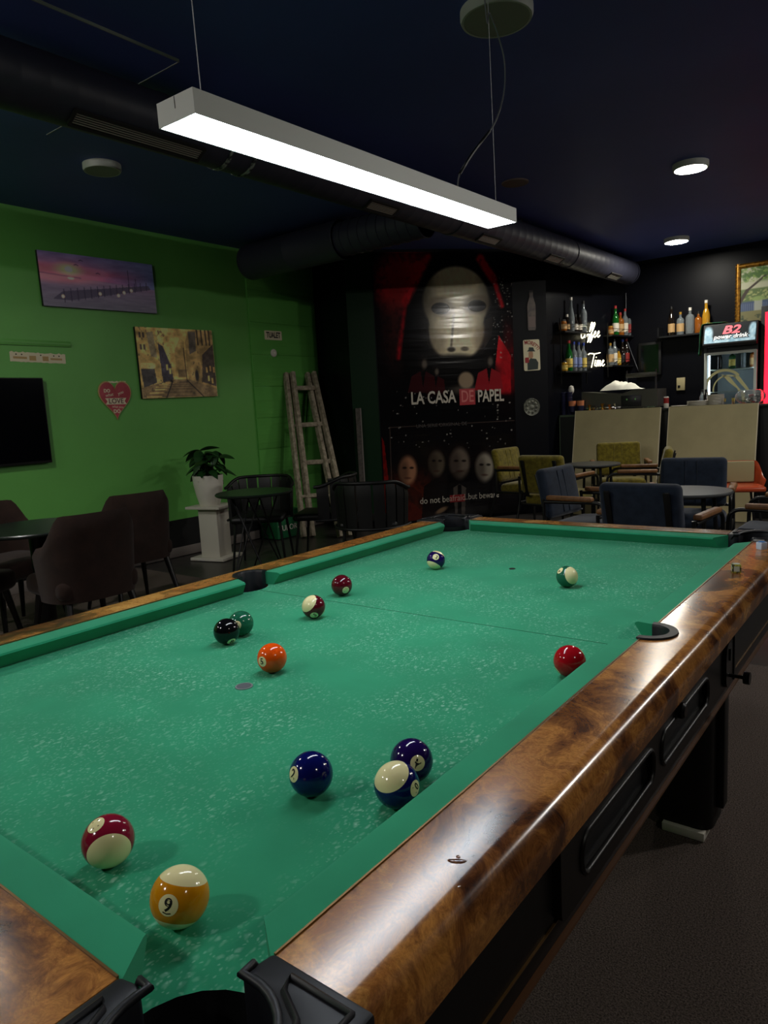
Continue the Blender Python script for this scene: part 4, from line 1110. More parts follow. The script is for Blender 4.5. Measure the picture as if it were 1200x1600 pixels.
put_text(m_, 'MORETTI', 0.062, M['txt_red'], 0.014, 0.130, 0.0088, -0.45, sx=0.8, bold=0.001, arc=0.16)
M['dk_green'] = mat('print_dark_green', (24, 40, 36), 0.5); M['skin_print'] = mat('print_beige', (170, 128, 96), 0.5)
MB().prism([(-0.060, -0.170), (-0.058, -0.09), (-0.02, -0.035), (0.05, -0.045), (0.078, -0.09), (0.070, -0.165)], 0.008, 0.0092).build('printed_coat', M['dk_green'], m_, smooth=0)
MB().prism([(-0.012 + x, y + 0.005) for x, y in rrect(0.055, 0.085, 0.025, 4)], 0.0082, 0.0096).build('printed_head', M['skin_print'], m_, smooth=0)
MB().prism([(-0.062, 0.045), (0.048, 0.040), (0.030, 0.058), (0.022, 0.088), (-0.032, 0.092), (-0.040, 0.060)], 0.0084, 0.0100).build('printed_hat', M['dk_green'], m_, smooth=0)
MB().prism(rrect(0.048, 0.062, 0.008, 2, -0.062, -0.055), 0.0094, 0.0104).build('printed_mug', M['txt_red'], m_, smooth=0)
r_ = diag_root('round_sign', 'small round grey embossed sign on the black wall', 'sign', 830.5, 636)
M['round_tin'] = mat('round_tin', (118, 120, 108), 0.55, noise=(26.0, (70, 72, 64), 0.42, 0.6))
MB().lathe([(0.0, 0.008), (0.093, 0.008), (0.100, 0.012), (0.104, 0.006), (0.104, 0.0)], 40).build('plate', M['round_tin'], r_, smooth=30)
for k in range(9):
    a = 2 * PI * k / 9; MB().lathe([(0.018, 0.008), (0.012, 0.013), (0.0, 0.014)], 10, (0.062 * math.cos(a), 0.062 * math.sin(a), 0)).build('boss', M['round_tin'], r_, smooth=50)
MB().lathe([(0.03, 0.008), (0.02, 0.015), (0.0, 0.016)], 14).build('boss', M['round_tin'], r_, smooth=50)
# batten standing in the dark corner
p0 = ondiag(566, 800); p0.z = 0; p1 = ondiag(558, 638)
t = thing('wooden_batten', 'grey wooden batten leaning upright beside the poster', 'batten', p0 + PN * 0.08)
d = (p1 + PN * 0.03) - (p0 + PN * 0.08); d.z = p1.z
MB().bar((0, 0, 0), d, 0.055, 0.02, PN).build('board', M['batten'], t, bevel=0.002)
sd_ = PD * 0.03
MB().bar(sd_, d + sd_, 0.012, 0.03, PN).build('edge_strip', M['skirting'], t, smooth=0)

# ================================================================== LADDER, PEDESTAL, PLANT
lt = onx(470, 582, XG + 0.10)
lad = thing('wooden_ladder', 'old weathered folding wooden ladder leaning on the green wall', 'ladder')
topL, topR = onx(456, 582, XG + 0.08), onx(489, 583, XG + 0.08)
botL = onz(488, 838, 0.0); botR = onz(545, 838, 0.0)
zt = topL.z
def lp(s, t): 
    a = botL.lerp(botR, s); b = Vector((topL.x, topL.y + (topR.y - topL.y) * s, zt)); return a.lerp(b, t)
nv = Vector((1, -0.3, 0.25)).normalized()
for s in (0, 1): MB().bar(lp(s, 0), lp(s, 1.0), 0.045, 0.085, nv).build('rail', M['ladder'], lad, bevel=0.004)
off = Vector((-0.055, -0.075, 0))
for s in (0, 1):
    a = lp(s, 0) + off; a.x = max(a.x, XG + 0.06); b = lp(s, 1.0) + Vector((-0.045, -0.055, -0.005)); MB().bar(a, b, 0.042, 0.07, nv).build('rear_rail', M['ladder'], lad, bevel=0.004)
for t_ in (0.24, 0.44, 0.67, 0.90): MB().bar(lp(0, t_), lp(1, t_), 0.05, 0.032, nv).build('rung', M['ladder'], lad, bevel=0.004)
for t_ in (0.24, 0.67): MB().bar(lp(0, t_) + off * 0.9, lp(1, t_) + off * 0.9, 0.03, 0.03, nv).build('rear_rung', M['ladder'], lad, bevel=0.003)
# pedestal
pb = onz(340, 873, 0.0); px_, py_ = pb.x - 0.04, pb.y + 0.03
pd = thing('pedestal_stand', 'white square pedestal stand carrying the potted plant', 'pedestal', (px_, py_, 0), R(14))
zt = 0.50
pp = onx(318, 791, px_); zt = pp.z
MB().box((0, 0, 0.014), (0.38, 0.32, 0.028)).build('base', M['white'], pd, bevel=0.003)
MB().box((0, 0, zt / 2), (0.21, 0.19, zt - 0.05)).build('column', M['white'], pd, bevel=0.003)
MB().box((0, 0, zt - 0.012), (0.38, 0.34, 0.024)).build('top_board', M['white'], pd, bevel=0.003)
pot = thing('potted_plant', 'leafy green plant in a tapered white pot', 'potted plant', (px_ + 0.0, py_ - 0.03, zt), 0)
ph_ = 0.285
MB().lathe([(0.0, 0), (0.090, 0), (0.095, 0.01), (0.118, 0.09), (0.138, 0.20), (0.142, ph_), (0.134, ph_), (0.130, ph_ - 0.03)], 32).build('pot', M['pot'], pot, smooth=40)
MB().lathe([(0.0001, ph_ - 0.022), (0.134, ph_ - 0.022)], 24).build('gravel', M['soil'], pot, smooth=0)
def leaf_mesh(L, W, droop):
    mb = MB(); n = 6; vs = []; fs = []
    for i in range(n + 1):
        t = i / n; w = W * math.sin(PI * min(1, t * 0.95 + 0.05)) ** 0.75 * (1 - 0.25 * t); x = L * t; z = -droop * t * t * L
        vs += [(x, -w, z - 0.12 * w), (x, 0, z + 0.10 * w), (x, w, z - 0.12 * w)]
    for i in range(n):
        for k in (0, 1): fs.append([i * 3 + k, i * 3 + k + 1, i * 3 + k + 4, i * 3 + k + 3])
    m = mb.add(vs, fs).mesh('leaf', M['leaf'], smooth=80); return m
lms = [leaf_mesh(0.155, 0.046, 0.7), leaf_mesh(0.135, 0.042, 1.0), leaf_mesh(0.17, 0.05, 0.5)]
rg = random.Random(4)
k = 0
for i in range(11):
    a = 2 * PI * i / 11 + rg.uniform(-0.3, 0.3); hgt = rg.uniform(0.10, 0.27); rr = rg.uniform(0.03, 0.11)
    tip = Vector((rr * math.cos(a), rr * math.sin(a), ph_ - 0.02 + hgt))
    st = MB().tube(bez([(0.02 * math.cos(a), 0.02 * math.sin(a), ph_ - 0.03), (0.4 * rr * math.cos(a), 0.4 * rr * math.sin(a), ph_ + hgt * 0.55), tip], 4), 0.004, 6).build('stem', M['stem'], pot, smooth=60)
    for j in range(4):
        az = a + (j - 1.5) * 1.25 + rg.uniform(-0.3, 0.3); el = rg.uniform(-0.4, 0.5)
        m = Matrix.Translation(tip - Vector((0, 0, 0.05 * (j % 2)))) @ Matrix.Rotation(az, 4, 'Z') @ Matrix.Rotation(-el, 4, 'Y') @ Matrix.Rotation(rg.uniform(-0.5, 0.5), 4, 'X')
        link('leaf', lms[k % 3], st, mtx=m); k += 1

# ================================================================== SEATING BUILDERS (front towards +y)
def shell(mb, w, d, z0, z1, th, lean=0.06, wing=0.75, n=20, m=8, expo=3.0, ztop=None, a0=0.0, a1=1.0, zlow=None):
    """upholstered curved back: plan is a rounded U open to +y"""
    def plan(t):                       # t 0..1 along the U
        a = PI + PI * t
        c, s = math.cos(a), math.sin(a)
        x = math.copysign(abs(c) ** (2 / expo), c) * w / 2; y = math.copysign(abs(s) ** (2 / expo), s) * d
        return x, y
    outer, inner = [], []
    for i in range(n + 1):
        t = a0 + (a1 - a0) * i / n
        x, y = plan(t); x2, y2 = plan(min(1, t + 0.004)); x1, y1 = plan(max(0, t - 0.004))
        tx, ty = x2 - x1, y2 - y1; L = math.hypot(tx, ty) or 1; nx_, ny_ = ty / L, -tx / L
        e = abs(2 * t - 1); zt_ = z1 - (z1 - z0) * (1 - wing) * ss(0.45, 1.0, np.array(e))
        if ztop: zt_ = ztop(t)
        zb_ = z0 if zlow is None else zlow(t)
        co, ci = [], []
        for j in range(m + 1):
            f = j / m; z = zb_ + (float(zt_) - zb_) * f; k_ = 1 + lean * f
            rnd = th * 0.5 * (1 - math.sqrt(max(0, 1 - max(0, (f - 0.86) / 0.14) ** 2)))
            co.append((x * k_ - nx_ * -0 - nx_ * rnd * -1 * -1, y * k_ - ny_ * rnd, z)); ci.append((x * k_ - nx_ * (th - rnd), y * k_ - ny_ * (th - rnd), z))
        outer.append(co); inner.append(ci)
    vs = [p for r_ in outer for p in r_] + [p for r_ in inner for p in r_]
    q = m + 1; o2 = (n + 1) * q; fs = []
    for i in range(n):
        for j in range(m):
            a = i * q + j; fs.append([a, a + q, a + q + 1, a + 1]); b = o2 + a; fs.append([b, b + 1, b + q + 1, b + q])
        fs.append([i * q + m, (i + 1) * q + m, o2 + (i + 1) * q + m, o2 + i * q + m]); fs.append([i * q, o2 + i * q, o2 + (i + 1) * q, (i + 1) * q])
    for i in (0, n):
        for j in range(m):
            a = i * q + j; f = [a, a + 1, o2 + a + 1, o2 + a]; fs.append(f if i == 0 else f[::-1])
    return mb.add(vs, fs)
def cushion_box(w, d, h, bev, puff=0.0, sub=8):
    """rounded, slightly puffed block centred at the origin"""
    bm = bmesh.new(); bmesh.ops.create_cube(bm, size=1.0)
    for v in bm.verts: v.co = Vector((v.co.x * w, v.co.y * d, v.co.z * h))
    bmesh.ops.bevel(bm, geom=list(bm.edges), offset=bev, segments=4, profile=0.5, affect='EDGES')
    if puff:
        bmesh.ops.subdivide_edges(bm, edges=[e for e in bm.edges if e.calc_length() > 0.1], cuts=5, use_grid_fill=True)
        for v in bm.verts:
            f = (1 - (2 * v.co.x / w) ** 2) * (1 - (2 * v.co.z / h) ** 2 if h > d else 1 - (2 * v.co.y / d) ** 2)
            if h > d: v.co.y += math.copysign(puff * max(0, f), v.co.y)
            else: v.co.z += math.copysign(puff * max(0, f), v.co.z)
    mb = MB(); bm.verts.ensure_lookup_table(); mb.v = [v.co.copy() for v in bm.verts]; mb.f = [[v.index for v in f.verts] for f in bm.faces]; mb.m = [0] * len(mb.f); bm.free(); return mb

def brown_chair():
    t = empty('dining_chair')
    mb = cushion_box(0.47, 0.46, 0.12, 0.045, 0.01); mb.v = [v + Vector((0, 0.01, 0.43)) for v in mb.v]; mb.build('seat', M['brown_fab'], t, smooth=60)
    shell(MB(), 0.50, 0.25, 0.36, 0.84, 0.055, 0.10, 0.62).build('backrest', M['brown_fab'], t, smooth=60)
    for sx in (1, -1):
        for y0, y1 in ((0.17, 0.24), (-0.17, -0.27)):
            MB().tube([(sx * 0.18, y0, 0.38), (sx * 0.23, y1, 0.0)], [0.022, 0.012], 10).build('leg', M['black_metal'], t)
    return t
def retro_chair(fab):
    t = empty('armchair')
    mb = cushion_box(0.47, 0.46, 0.11, 0.045, 0.012); mb.v = [Matrix.Rotation(R(3), 3, 'X') @ v + Vector((0, 0.03, 0.43)) for v in mb.v]; mb.build('seat', fab, t, smooth=60)
    tl_ = Matrix.Rotation(R(11), 3, 'X')
    mb = cushion_box(0.455, 0.075, 0.36, 0.034, 0.008); mb.v = [tl_ @ v + Vector((0, -0.245, 0.665)) for v in mb.v]; bk = mb.build('backrest', fab, t, smooth=60)
    for x in (-0.03, 0.05):
        MB().tube([tl_ @ Vector((x, 0.0445, z)) + Vector((0, -0.245, 0.665)) for z in (-0.15, -0.05, 0.05, 0.15)], 0.0035, 6).build('piping', fab, bk, smooth=60)
    for sx in (1, -1):
        x = sx * 0.275
        MB().tube(bez([(x, 0.26, 0.012), (x, 0.255, 0.3), (x, 0.25, 0.56), (x, 0.225, 0.615), (x, 0.17, 0.632), (x, 0.0, 0.628), (x, -0.20, 0.622)], 5), 0.012, 8).build('arm_tube', M['black_metal'], t, smooth=60)
        MB().tube([(x, -0.33, 0.012), (x, -0.20, 0.42), (x * 0.98, -0.215, 0.64)], 0.012, 8).build('rear_leg', M['black_metal'], t, smooth=60)
        MB().bar((sx * 0.165, -0.235, 0.46), (sx * 0.165, -0.330, 0.80), 0.034, 0.012, (0, 1, 0.3)).build('back_bar', M['black_metal'], t, bevel=0.003)
        MB().tube([(x, -0.205, 0.50), (sx * 0.165, -0.245, 0.50)], 0.011, 8).build('bracket', M['black_metal'], t)
        MB().tube([(x, -0.20, 0.395), (x, 0.255, 0.395)], 0.011, 8).build('side_bar', M['black_metal'], t)
        mb = cushion_box(0.050, 0.34, 0.032, 0.012); mb.v = [v + Vector((x, -0.01, 0.653)) for v in mb.v]; mb.build('armrest', M['arm_wood'], t, smooth=50)
    for y in (-0.19, 0.24): MB().tube([(-0.275, y, 0.38), (0.275, y, 0.38)], 0.011, 8).build('crossbar', M['black_metal'], t)
    return t
def barrel_chair():
    t = empty('barrel_chair')
    mb = cushion_box(0.46, 0.46, 0.06, 0.028, 0.006); mb.v = [v + Vector((0, 0.0, 0.44)) for v in mb.v]; mb.build('seat', M['black_plastic'], t, smooth=60)
    k = 9
    for i in range(k):
        a0, a1 = i / k + 0.008, (i + 1) / k - 0.008
        shell(MB(), 0.56, 0.29, 0.42, 0.77, 0.022, 0.06, 0.8, n=3, m=6, expo=2.3, a0=a0, a1=a1).build('back_slat', M['black_plastic'], t, smooth=50)
    rim = []
    for i in range(25):
        a = PI + PI * i / 24; c, s = math.cos(a), math.sin(a); e = abs(2 * i / 24 - 1)
        z = 0.775 - 0.07 * float(ss(0.45, 1.0, np.array(e)))
        rim.append((math.copysign(abs(c) ** (2 / 2.3), c) * 0.28 * 1.055, math.copysign(abs(s) ** (2 / 2.3), s) * 0.29 * 1.055 + 0.008, z))
    MB().tube(rim, 0.014, 8).build('top_rim', M['black_plastic'], t, smooth=60)
    MB().tube([(x, y, 0.42) for x, y, z in rim], 0.012, 8).build('lower_rim', M['black_plastic'], t, smooth=60)
    for sx in (1, -1):
        for y0, y1 in ((0.18, 0.23), (-0.19, -0.25)):
            MB().tube([(sx * 0.19, y0, 0.42), (sx * 0.23, y1, 0.0)], [0.013, 0.010], 8).build('leg', M['black_metal'], t)
    return t
def place(proto, first, x, y, face, label, cat, group):
    """face: direction the front points to"""
    o = proto if first else copy_tree(proto)
    o.location = (x, y, 0); o.rotation_euler = (0, 0, math.atan2(face[1], face[0]) - PI / 2)
    return tag(o, label, cat, group)

# ---- brown chairs and their table
bc = brown_chair()
GR = 'brown chairs at the dark round table'
place(bc, True, -2.86, 0.74, (-1, 0.05), 'brown upholstered chair with its back to the pool table', 'chair', GR)
place(bc, False, -3.53, 1.47, (-0.99, 0.10), 'brown upholstered chair standing nearest the white pedestal', 'chair', GR)
p = onz(5, 784, 0.83); place(bc, False, p.x + 0.24, p.y - 0.12, (1, 0.15), 'brown upholstered chair by the wall below the television', 'chair', GR)
p = onz(-28, 905, 0.47); place(bc, False, p.x - 0.12, p.y - 0.10, (-0.5, 0.85), 'brown upholstered chair of which only the seat corner shows', 'chair', GR)
def round_table(name, label, x, y, z, r, top, kind, group=None):
    t = thing(name, label, 'table', (x, y, 0), 0, group)
    MB().lathe([(0.0, z - 0.022), (r - 0.008, z - 0.022), (r, z - 0.014), (r, z - 0.006), (r - 0.006, z), (0.0, z)], 48).build('table_top', top, t, smooth=40)
    if kind == 'column':
        MB().lathe([(0.055, z - 0.03), (0.05, 0.06), (0.05, 0.03)], 20).build('column', M['black_metal'], t, smooth=40)
        MB().lathe([(0.05, 0.03), (0.24, 0.016), (0.245, 0.0)], 32).build('foot', M['black_metal'], t, smooth=40)
        MB().lathe([(0.0, z - 0.035), (0.14, z - 0.035), (0.14, z - 0.022), (0.0, z - 0.022)], 24).build('mounting_plate', M['black_metal'], t, smooth=30)
    elif kind == 'wire':
        for i in range(4):
            a = PI / 4 + i * PI / 2; b = a + PI * 0.62
            for d_ in (-0.25, 0.25): MB().tube([(r * 0.62 * math.cos(a + d_), r * 0.62 * math.sin(a + d_), z - 0.022), (r * 0.72 * math.cos(b), r * 0.72 * math.sin(b), 0.0)], 0.006, 6).build('wire_leg', M['dark_metal'], t, smooth=60)
    else:
        for i in range(4):
            a = PI / 4 + i * PI / 2; MB().tube([(r * 0.7 * math.cos(a), r * 0.7 * math.sin(a), z - 0.02), (r * 0.85 * math.cos(a), r * 0.85 * math.sin(a), 0.0)], 0.014, 8).build('leg', M['black_metal'], t)
        MB().tube([(r * 0.6 * math.cos(2 * PI * i / 24), r * 0.6 * math.sin(2 * PI * i / 24), z - 0.03) for i in range(24)], 0.010, 6, closed=True).build('under_ring', M['black_metal'], t)
    return t
p = onz(58, 822, 0.74); round_table('round_table', 'dark round table among the brown chairs', p.x, p.y, 0.74, 0.37, M['table_black'], 'column')
# ---- black wire-legged table with black slatted chairs
p = onz(397, 768, 0.72); round_table('round_table', 'black round table on thin crossed wire legs by the white pedestal', p.x, p.y, 0.72, 0.31, M['table_black'], 'wire')
TB = p
ch = barrel_chair(); GB = 'black slatted chairs by the green wall'
place(ch, True, -3.70, 2.90, (0.6, -0.8), 'black slatted barrel chair behind the wire-legged table', 'chair', GB)
p = onz(497, 800, 0.46); place(ch, False, p.x + 0.02, p.y + 0.05, (-0.85, -0.5), 'black slatted barrel chair in front of the ladder foot', 'chair', GB)
p = onz(560, 752, 0.77); place(ch, False, p.x + 0.05, p.y + 0.10, (-0.45, 0.9), 'black slatted barrel chair turned towards the dark corner, beside the poster', 'chair', GB)
# ---- green crate
p = onz(470, 838, 0.0)
cr = thing('drinks_crate', 'green drinks crate lettered in white, behind the black chairs', 'crate', (XG + 0.18, 4.06, 0), R(90))
M['crate'] = mat('green_crate', (22, 96, 56), 0.45)
MB().box((0, 0, 0.15), (0.38, 0.26, 0.30)).build('crate_body', M['crate'], cr, bevel=0.008)
MB().box((0, -0.132, 0.245), (0.12, 0.004, 0.05)).build('hand_hole', M['pocket'], cr, smooth=0)
link('lettering', text_mesh('TUBORG', 0.085, M['txt_white'], bold=0.001), cr, mtx=frame((0, -0.1315, 0.11), (1, 0, 0), (0, 0, 1)))

# ---- armchairs near the bar
ao, ab = retro_chair(M['olive_fab']), retro_chair(M['blue_fab'])
GO, GN = 'olive armchairs near the bar', 'navy armchairs near the pool table'
def by_back(proto, first, u, v, face, label, group, z=0.84, shift=(0, 0)):
    f = Vector((face[0], face[1], 0)).normalized(); p = onz(u, v, z); c = p + f * 0.29
    return place(proto, first, c.x + shift[0], c.y + shift[1], f, label, 'armchair', group)
by_back(ao, True, 843, 712, (0.12, 1), 'olive plush armchair with its back turned, beside the navy one near the poster', GO)
by_back(ao, False, 787, 700, (0.99, -0.12), 'olive plush armchair standing against the poster', GO)
by_back(ao, False, 965, 690, (0.40, -0.92), 'olive plush armchair facing out in front of the cream board', GO, shift=(0.04, -0.10))
by_back(ao, False, 1048, 699, (-0.95, -0.28), 'olive plush armchair seen from the side at the grey table', GO)
by_back(ab, True, 997, 756, (0.08, 1), 'navy plush armchair with its back to the pool table', GN)
by_back(ab, False, 1084, 715, (0.16, -1), 'navy plush armchair facing the pool table across the round table', GN)
by_back(ab, False, 876, 729, (0.97, -0.10), 'navy plush armchair turned sideways in front of the olive ones', GN, shift=(-0.05, -0.02))
p = onz(1122, 792, 0.65); place(ab, False, p.x + 0.30, p.y + 0.32, (-1, 0.02), 'navy plush armchair of which only the wooden arms show, by the table corner', 'armchair', GN)
p = onz(1072, 766, 0.69); round_table('round_table', 'grey round table between two navy armchairs', p.x, p.y, 0.69, 0.28, M['table_grey'], 'legs')
p = onz(925, 724, 0.685); round_table('round_table', 'grey round table among the olive armchairs', p.x, p.y, 0.685, 0.27, M['table_grey'], 'legs')
# ---- orange shell chair
oc = ony(1150, 740, 5.85)
oz = thing('shell_chair', 'orange plastic shell chair with a pale pad, in front of the cream board', 'chair', (oc.x, oc.y, 0), R(200))
shell(MB(), 0.46, 0.22, 0.42, 0.66, 0.02, 0.12, 0.35, expo=3.5).build('shell_back', M['orange_plastic'], oz, smooth=60)
mb = cushion_box(0.44, 0.42, 0.05, 0.02); mb.v = [v + Vector((0, 0.0, 0.43)) for v in mb.v]; mb.build('shell_seat', M['orange_plastic'], oz, smooth=60)
mb = cushion_box(0.36, 0.03, 0.20, 0.012); mb.v = [v + Vector((0, -0.16, 0.56)) for v in mb.v]; mb.build('pad', M['pale_pad'], oz, smooth=60)
for sx in (1, -1):
    for y in (0.16, -0.16): MB().tube([(sx * 0.15, y, 0.41), (sx * 0.20, y * 1.2, 0.0)], 0.011, 8).build('leg', M['black_metal'], oz)

# ================================================================== BAR
YBAR = 6.78
bxl = ony(873, 650, YBAR).x; bxr = 0.75
ztop = ony(960, 641, YBAR).z
bar = thing('bar_counter', 'black bar counter with a dark worktop behind the cream boards', 'counter', ((bxl + bxr) / 2, YBAR + 0.25, 0))
bw = bxr - bxl
MB().box((0.14, 0, (ztop - 0.03) / 2), (bw - 0.28, 0.46, ztop - 0.03)).build('body', M['bar_black'], bar, smooth=0)
MB().box((0.14, 0, ztop - 0.015), (bw - 0.24, 0.52, 0.03)).build('worktop', M['bar_top'], bar, bevel=0.004)
zl = ony(880, 649, YBAR).z
lo = MB().box((-bw / 2 + 0.13, -0.12, zl / 2), (0.26, 0.22, zl)).build('side_unit', M['bar_black'], bar, smooth=0)
MB().box((-bw / 2 + 0.13, -0.232, zl - 0.010), (0.26, 0.006, 0.022)).build('edge_strip', M['green_edge'], lo, smooth=0)
MB().box((-bw / 2 + 0.004, -0.232, zl / 2), (0.010, 0.006, zl)).build('edge_strip', M['green_edge'], lo, smooth=0)
# cream boards leaning against the bar
def board(x0, x1, label):
    t = thing('leaning_board', label, 'board', ((x0 + x1) / 2, YBAR - 0.29, 0), 0, 'cream boards leaning on the bar')
    w = x1 - x0; h = ztop + 0.012; a = math.atan2(0.235, h)
    fr_ = Matrix.Rotation(-a, 4, 'X')
    MB().box((0, 0.010, h / 2 / math.cos(a)), (w, 0.018, h / math.cos(a))).build('panel', M['cream'], t, smooth=0, mtx=fr_)
    for sx in (1, -1): MB().box((sx * (w / 2 + 0.003), 0.010, h / 2 / math.cos(a)), (0.006, 0.020, h / math.cos(a))).build('edge_band', M['cream_edge'], t, smooth=0, mtx=fr_)
    return t
b0, b1 = ony(897, 700, YBAR - 0.12).x, ony(1029, 700, YBAR - 0.12).x; board(b0, b1, 'tall cream board leaning on the bar behind the olive chairs')
b0, b1 = ony(1043, 700, YBAR - 0.12).x, ony(1181, 700, YBAR - 0.12).x; board(b0, b1, 'tall cream board leaning on the bar behind the orange chair')

# ---- bottles
M['b_clear'] = mat('clear_bottle', (150, 158, 162), 0.06, spec=0.8, trans=0.6)
M['b_dark'] = mat('dark_bottle', (24, 18, 14), 0.08, spec=0.7)
M['b_green'] = mat('green_bottle', (20, 92, 30), 0.08, spec=0.7, trans=0.3)
M['b_amber'] = mat('amber_bottle', (150, 84, 26), 0.08, spec=0.7, trans=0.3)
M['b_yellow'] = mat('yellow_bottle', (190, 140, 40), 0.08, spec=0.7, trans=0.3)
M['cap_red'] = mat('red_cap', (150, 30, 30), 0.4); M['cap_blue'] = mat('blue_cap', (40, 60, 140), 0.4); M['cap_white'] = mat('white_cap', (210, 206, 196), 0.4); M['cap_black'] = mat('black_cap', (16, 16, 16), 0.4); M['cap_gold'] = mat('gold_cap', (170, 130, 50), 0.35, metal=0.5)
M['lab_white'] = mat('white_label', (214, 206, 190), 0.6); M['lab_yellow'] = mat('yellow_label', (206, 180, 90), 0.6); M['lab_red'] = mat('red_label', (140, 40, 36), 0.6); M['lab_black'] = mat('black_label', (22, 22, 24), 0.5); M['lab_beige'] = mat('beige_label', (176, 142, 96), 0.6); M['lab_blue'] = mat('blue_label', (120, 134, 178), 0.6)
SHAPES = {'tall': [(0.0, 0), (0.034, 0), (0.036, 0.01), (0.036, 0.19), (0.030, 0.215), (0.015, 0.24), (0.013, 0.30)],
          'square': [(0.0, 0), (0.042, 0), (0.044, 0.01), (0.044, 0.17), (0.036, 0.19), (0.015, 0.205), (0.014, 0.25)],
          'wine': [(0.0, 0), (0.037, 0), (0.038, 0.01), (0.038, 0.17), (0.028, 0.215), (0.0145, 0.245), (0.0145, 0.305)],
          'flute': [(0.0, 0), (0.032, 0), (0.033, 0.01), (0.036, 0.14), (0.028, 0.20), (0.014, 0.26), (0.0125, 0.34)],
          'jar': [(0.0, 0), (0.045, 0), (0.046, 0.01), (0.046, 0.10), (0.040, 0.11), (0.036, 0.115)],
          'small': [(0.0, 0), (0.030, 0), (0.031, 0.01), (0.031, 0.11), (0.014, 0.15), (0.013, 0.18)]}
SHM = {}
def bottle(pos, shape, glass, cap, lab, label, group, s=1.0):
    t = thing('bottle', label, 'bottle', pos, random.uniform(0, 6), group); t.scale = (s, s, s)
    pr = SHAPES[shape]; key = (shape, glass, cap, lab)
    if key not in SHM:
        top = pr[-1]
        a = MB().lathe(pr, 16).mesh('bottle_body', M[glass], smooth=40)
        b = MB().lathe([(top[0] + 0.002, top[1] - 0.012), (top[0] + 0.002, top[1] + 0.018), (0.0, top[1] + 0.019)], 12).mesh('cap', M[cap], smooth=40)
        rb = pr[3][0] + 0.0008; z1 = pr[3][1]
        c = MB().lathe([(rb, z1 * 0.22), (rb, z1 * 0.78)], 16).mesh('bottle_label', M[lab], smooth=60) if lab else None
        SHM[key] = (a, b, c)
    a, b, c = SHM[key]
    link('bottle_body', a, t); link('cap', b, t)
    if c: link('bottle_label', c, t)
    return t

# ---- shelves on the bar wall
WBD = (BACKC - W1).normalized(); WBN = Vector((WBD.y, -WBD.x, 0))
def onbar(u, v, off=0.0): return onplane(u, v, W1 + WBN * off, WBN)
def shelf_unit(u0, u1, vt, vb, label, hgrp):
    a = onbar((u0 + u1) / 2, vt, 0.07); b = onbar((u0 + u1) / 2, vb, 0.07)
    l = onbar(u0, vt, 0.0); r = onbar(u1, vt, 0.0); L = (Vector((r.x, r.y, 0)) - Vector((l.x, l.y, 0))).length
    c = (l + r) / 2
    t = thing('wall_shelf', label, 'shelf'); t.matrix_basis = frame((c.x, c.y, 0), WBD, (0, 0, 1))
    for z in (a.z, b.z): MB().box((0, z - 0.010, 0.068), (L, 0.020, 0.13)).build('shelf_board', M['bar_black'], t, smooth=0)
    for sx in (1, -1): MB().box((sx * L / 2, (a.z + b.z) / 2, 0.068), (0.012, a.z - b.z + 0.30, 0.012)).build('upright', M['black_metal'], t, smooth=0)
    for z in (a.z, b.z): MB().box((0, z + 0.075, 0.128), (L, 0.006, 0.006)).build('guard_rail', M['black_metal'], t, smooth=0)
    return a.z, b.z, c, L
zu, zd, c1, L1 = shelf_unit(868, 908, 518, 580, 'two-tier black wall shelf of bottles beside the neon word', None)
def on_shelf(c, f, z, off=0.068): return Vector((c.x, c.y, 0)) + WBD * f + WBN * off + Vector((0, 0, z))
S1 = 'bottles on the shelf left of the neon words'; S2 = 'bottles on the shelf right of the neon words'; S3 = 'bottles on the shelf above the fridge'
row = lambda L, n, i: (-L / 2 + L * (i + 0.6) / (n + 0.2))
defs_u = [('jar', 'b_amber', 'cap_black', 'lab_beige', 'squat amber jar with a beige label', 1.0), ('small', 'b_dark', 'cap_white', 'lab_beige', 'small dark bottle with a pale cap', 1.0), ('flute', 'b_clear', 'cap_white', None, 'tallest clear slender bottle', 1.12), ('small', 'b_dark', 'cap_black', 'lab_white', 'small dark white-labelled bottle touching the slender one', 1.05), ('small', 'b_dark', 'cap_black', 'lab_white', 'small dark white-labelled bottle touching the dark-capped one', 1.05), ('tall', 'b_clear', 'cap_black', None, 'tall clear bottle with a dark cap', 1.18)]
for i, (a, b, c, d, e, s) in enumerate(defs_u): bottle(on_shelf(c1, row(L1, 6, i), zu), a, b, c, d, e + ', upper shelf beside the neon Coffee', S1, s)
defs_d = [('jar', 'b_yellow', 'cap_black', 'lab_yellow', 'squat yellow jar', 0.9), ('wine', 'b_green', 'cap_red', 'lab_yellow', 'green bottle with a red cap', 1.12), ('tall', 'b_clear', 'cap_blue', 'lab_blue', 'frosted blue-capped bottle next to the green one', 1.1), ('tall', 'b_clear', 'cap_blue', 'lab_blue', 'frosted blue-capped bottle next to the yellow-labelled one', 1.1), ('tall', 'b_clear', 'cap_blue', 'lab_yellow', 'clear bottle with a blue cap and yellow label', 1.08)]
for i, (a, b, c, d, e, s) in enumerate(defs_d): bottle(on_shelf(c1, row(L1, 5, i), zd), a, b, c, d, e + ', lower shelf beside the neon Time', S1, s)
zu2, zd2, c2, L2 = shelf_unit(942, 981, 524, 571, 'two-tier black wall shelf of bottles in the far corner', None)
defs = [('jar', 'b_amber', 'cap_gold', 'lab_beige', 'squat amber jar', 0.85), ('wine', 'b_green', 'cap_red', 'lab_white', 'dark green bottle with a red cap', 1.15), ('square', 'b_amber', 'cap_red', 'lab_beige', 'broad amber bottle with a red cap', 1.1), ('tall', 'b_clear', 'cap_red', 'lab_white', 'clear bottle with a red cap and white label', 1.1), ('tall', 'b_clear', 'cap_black', 'lab_red', 'clear bottle with a red label', 1.05)]
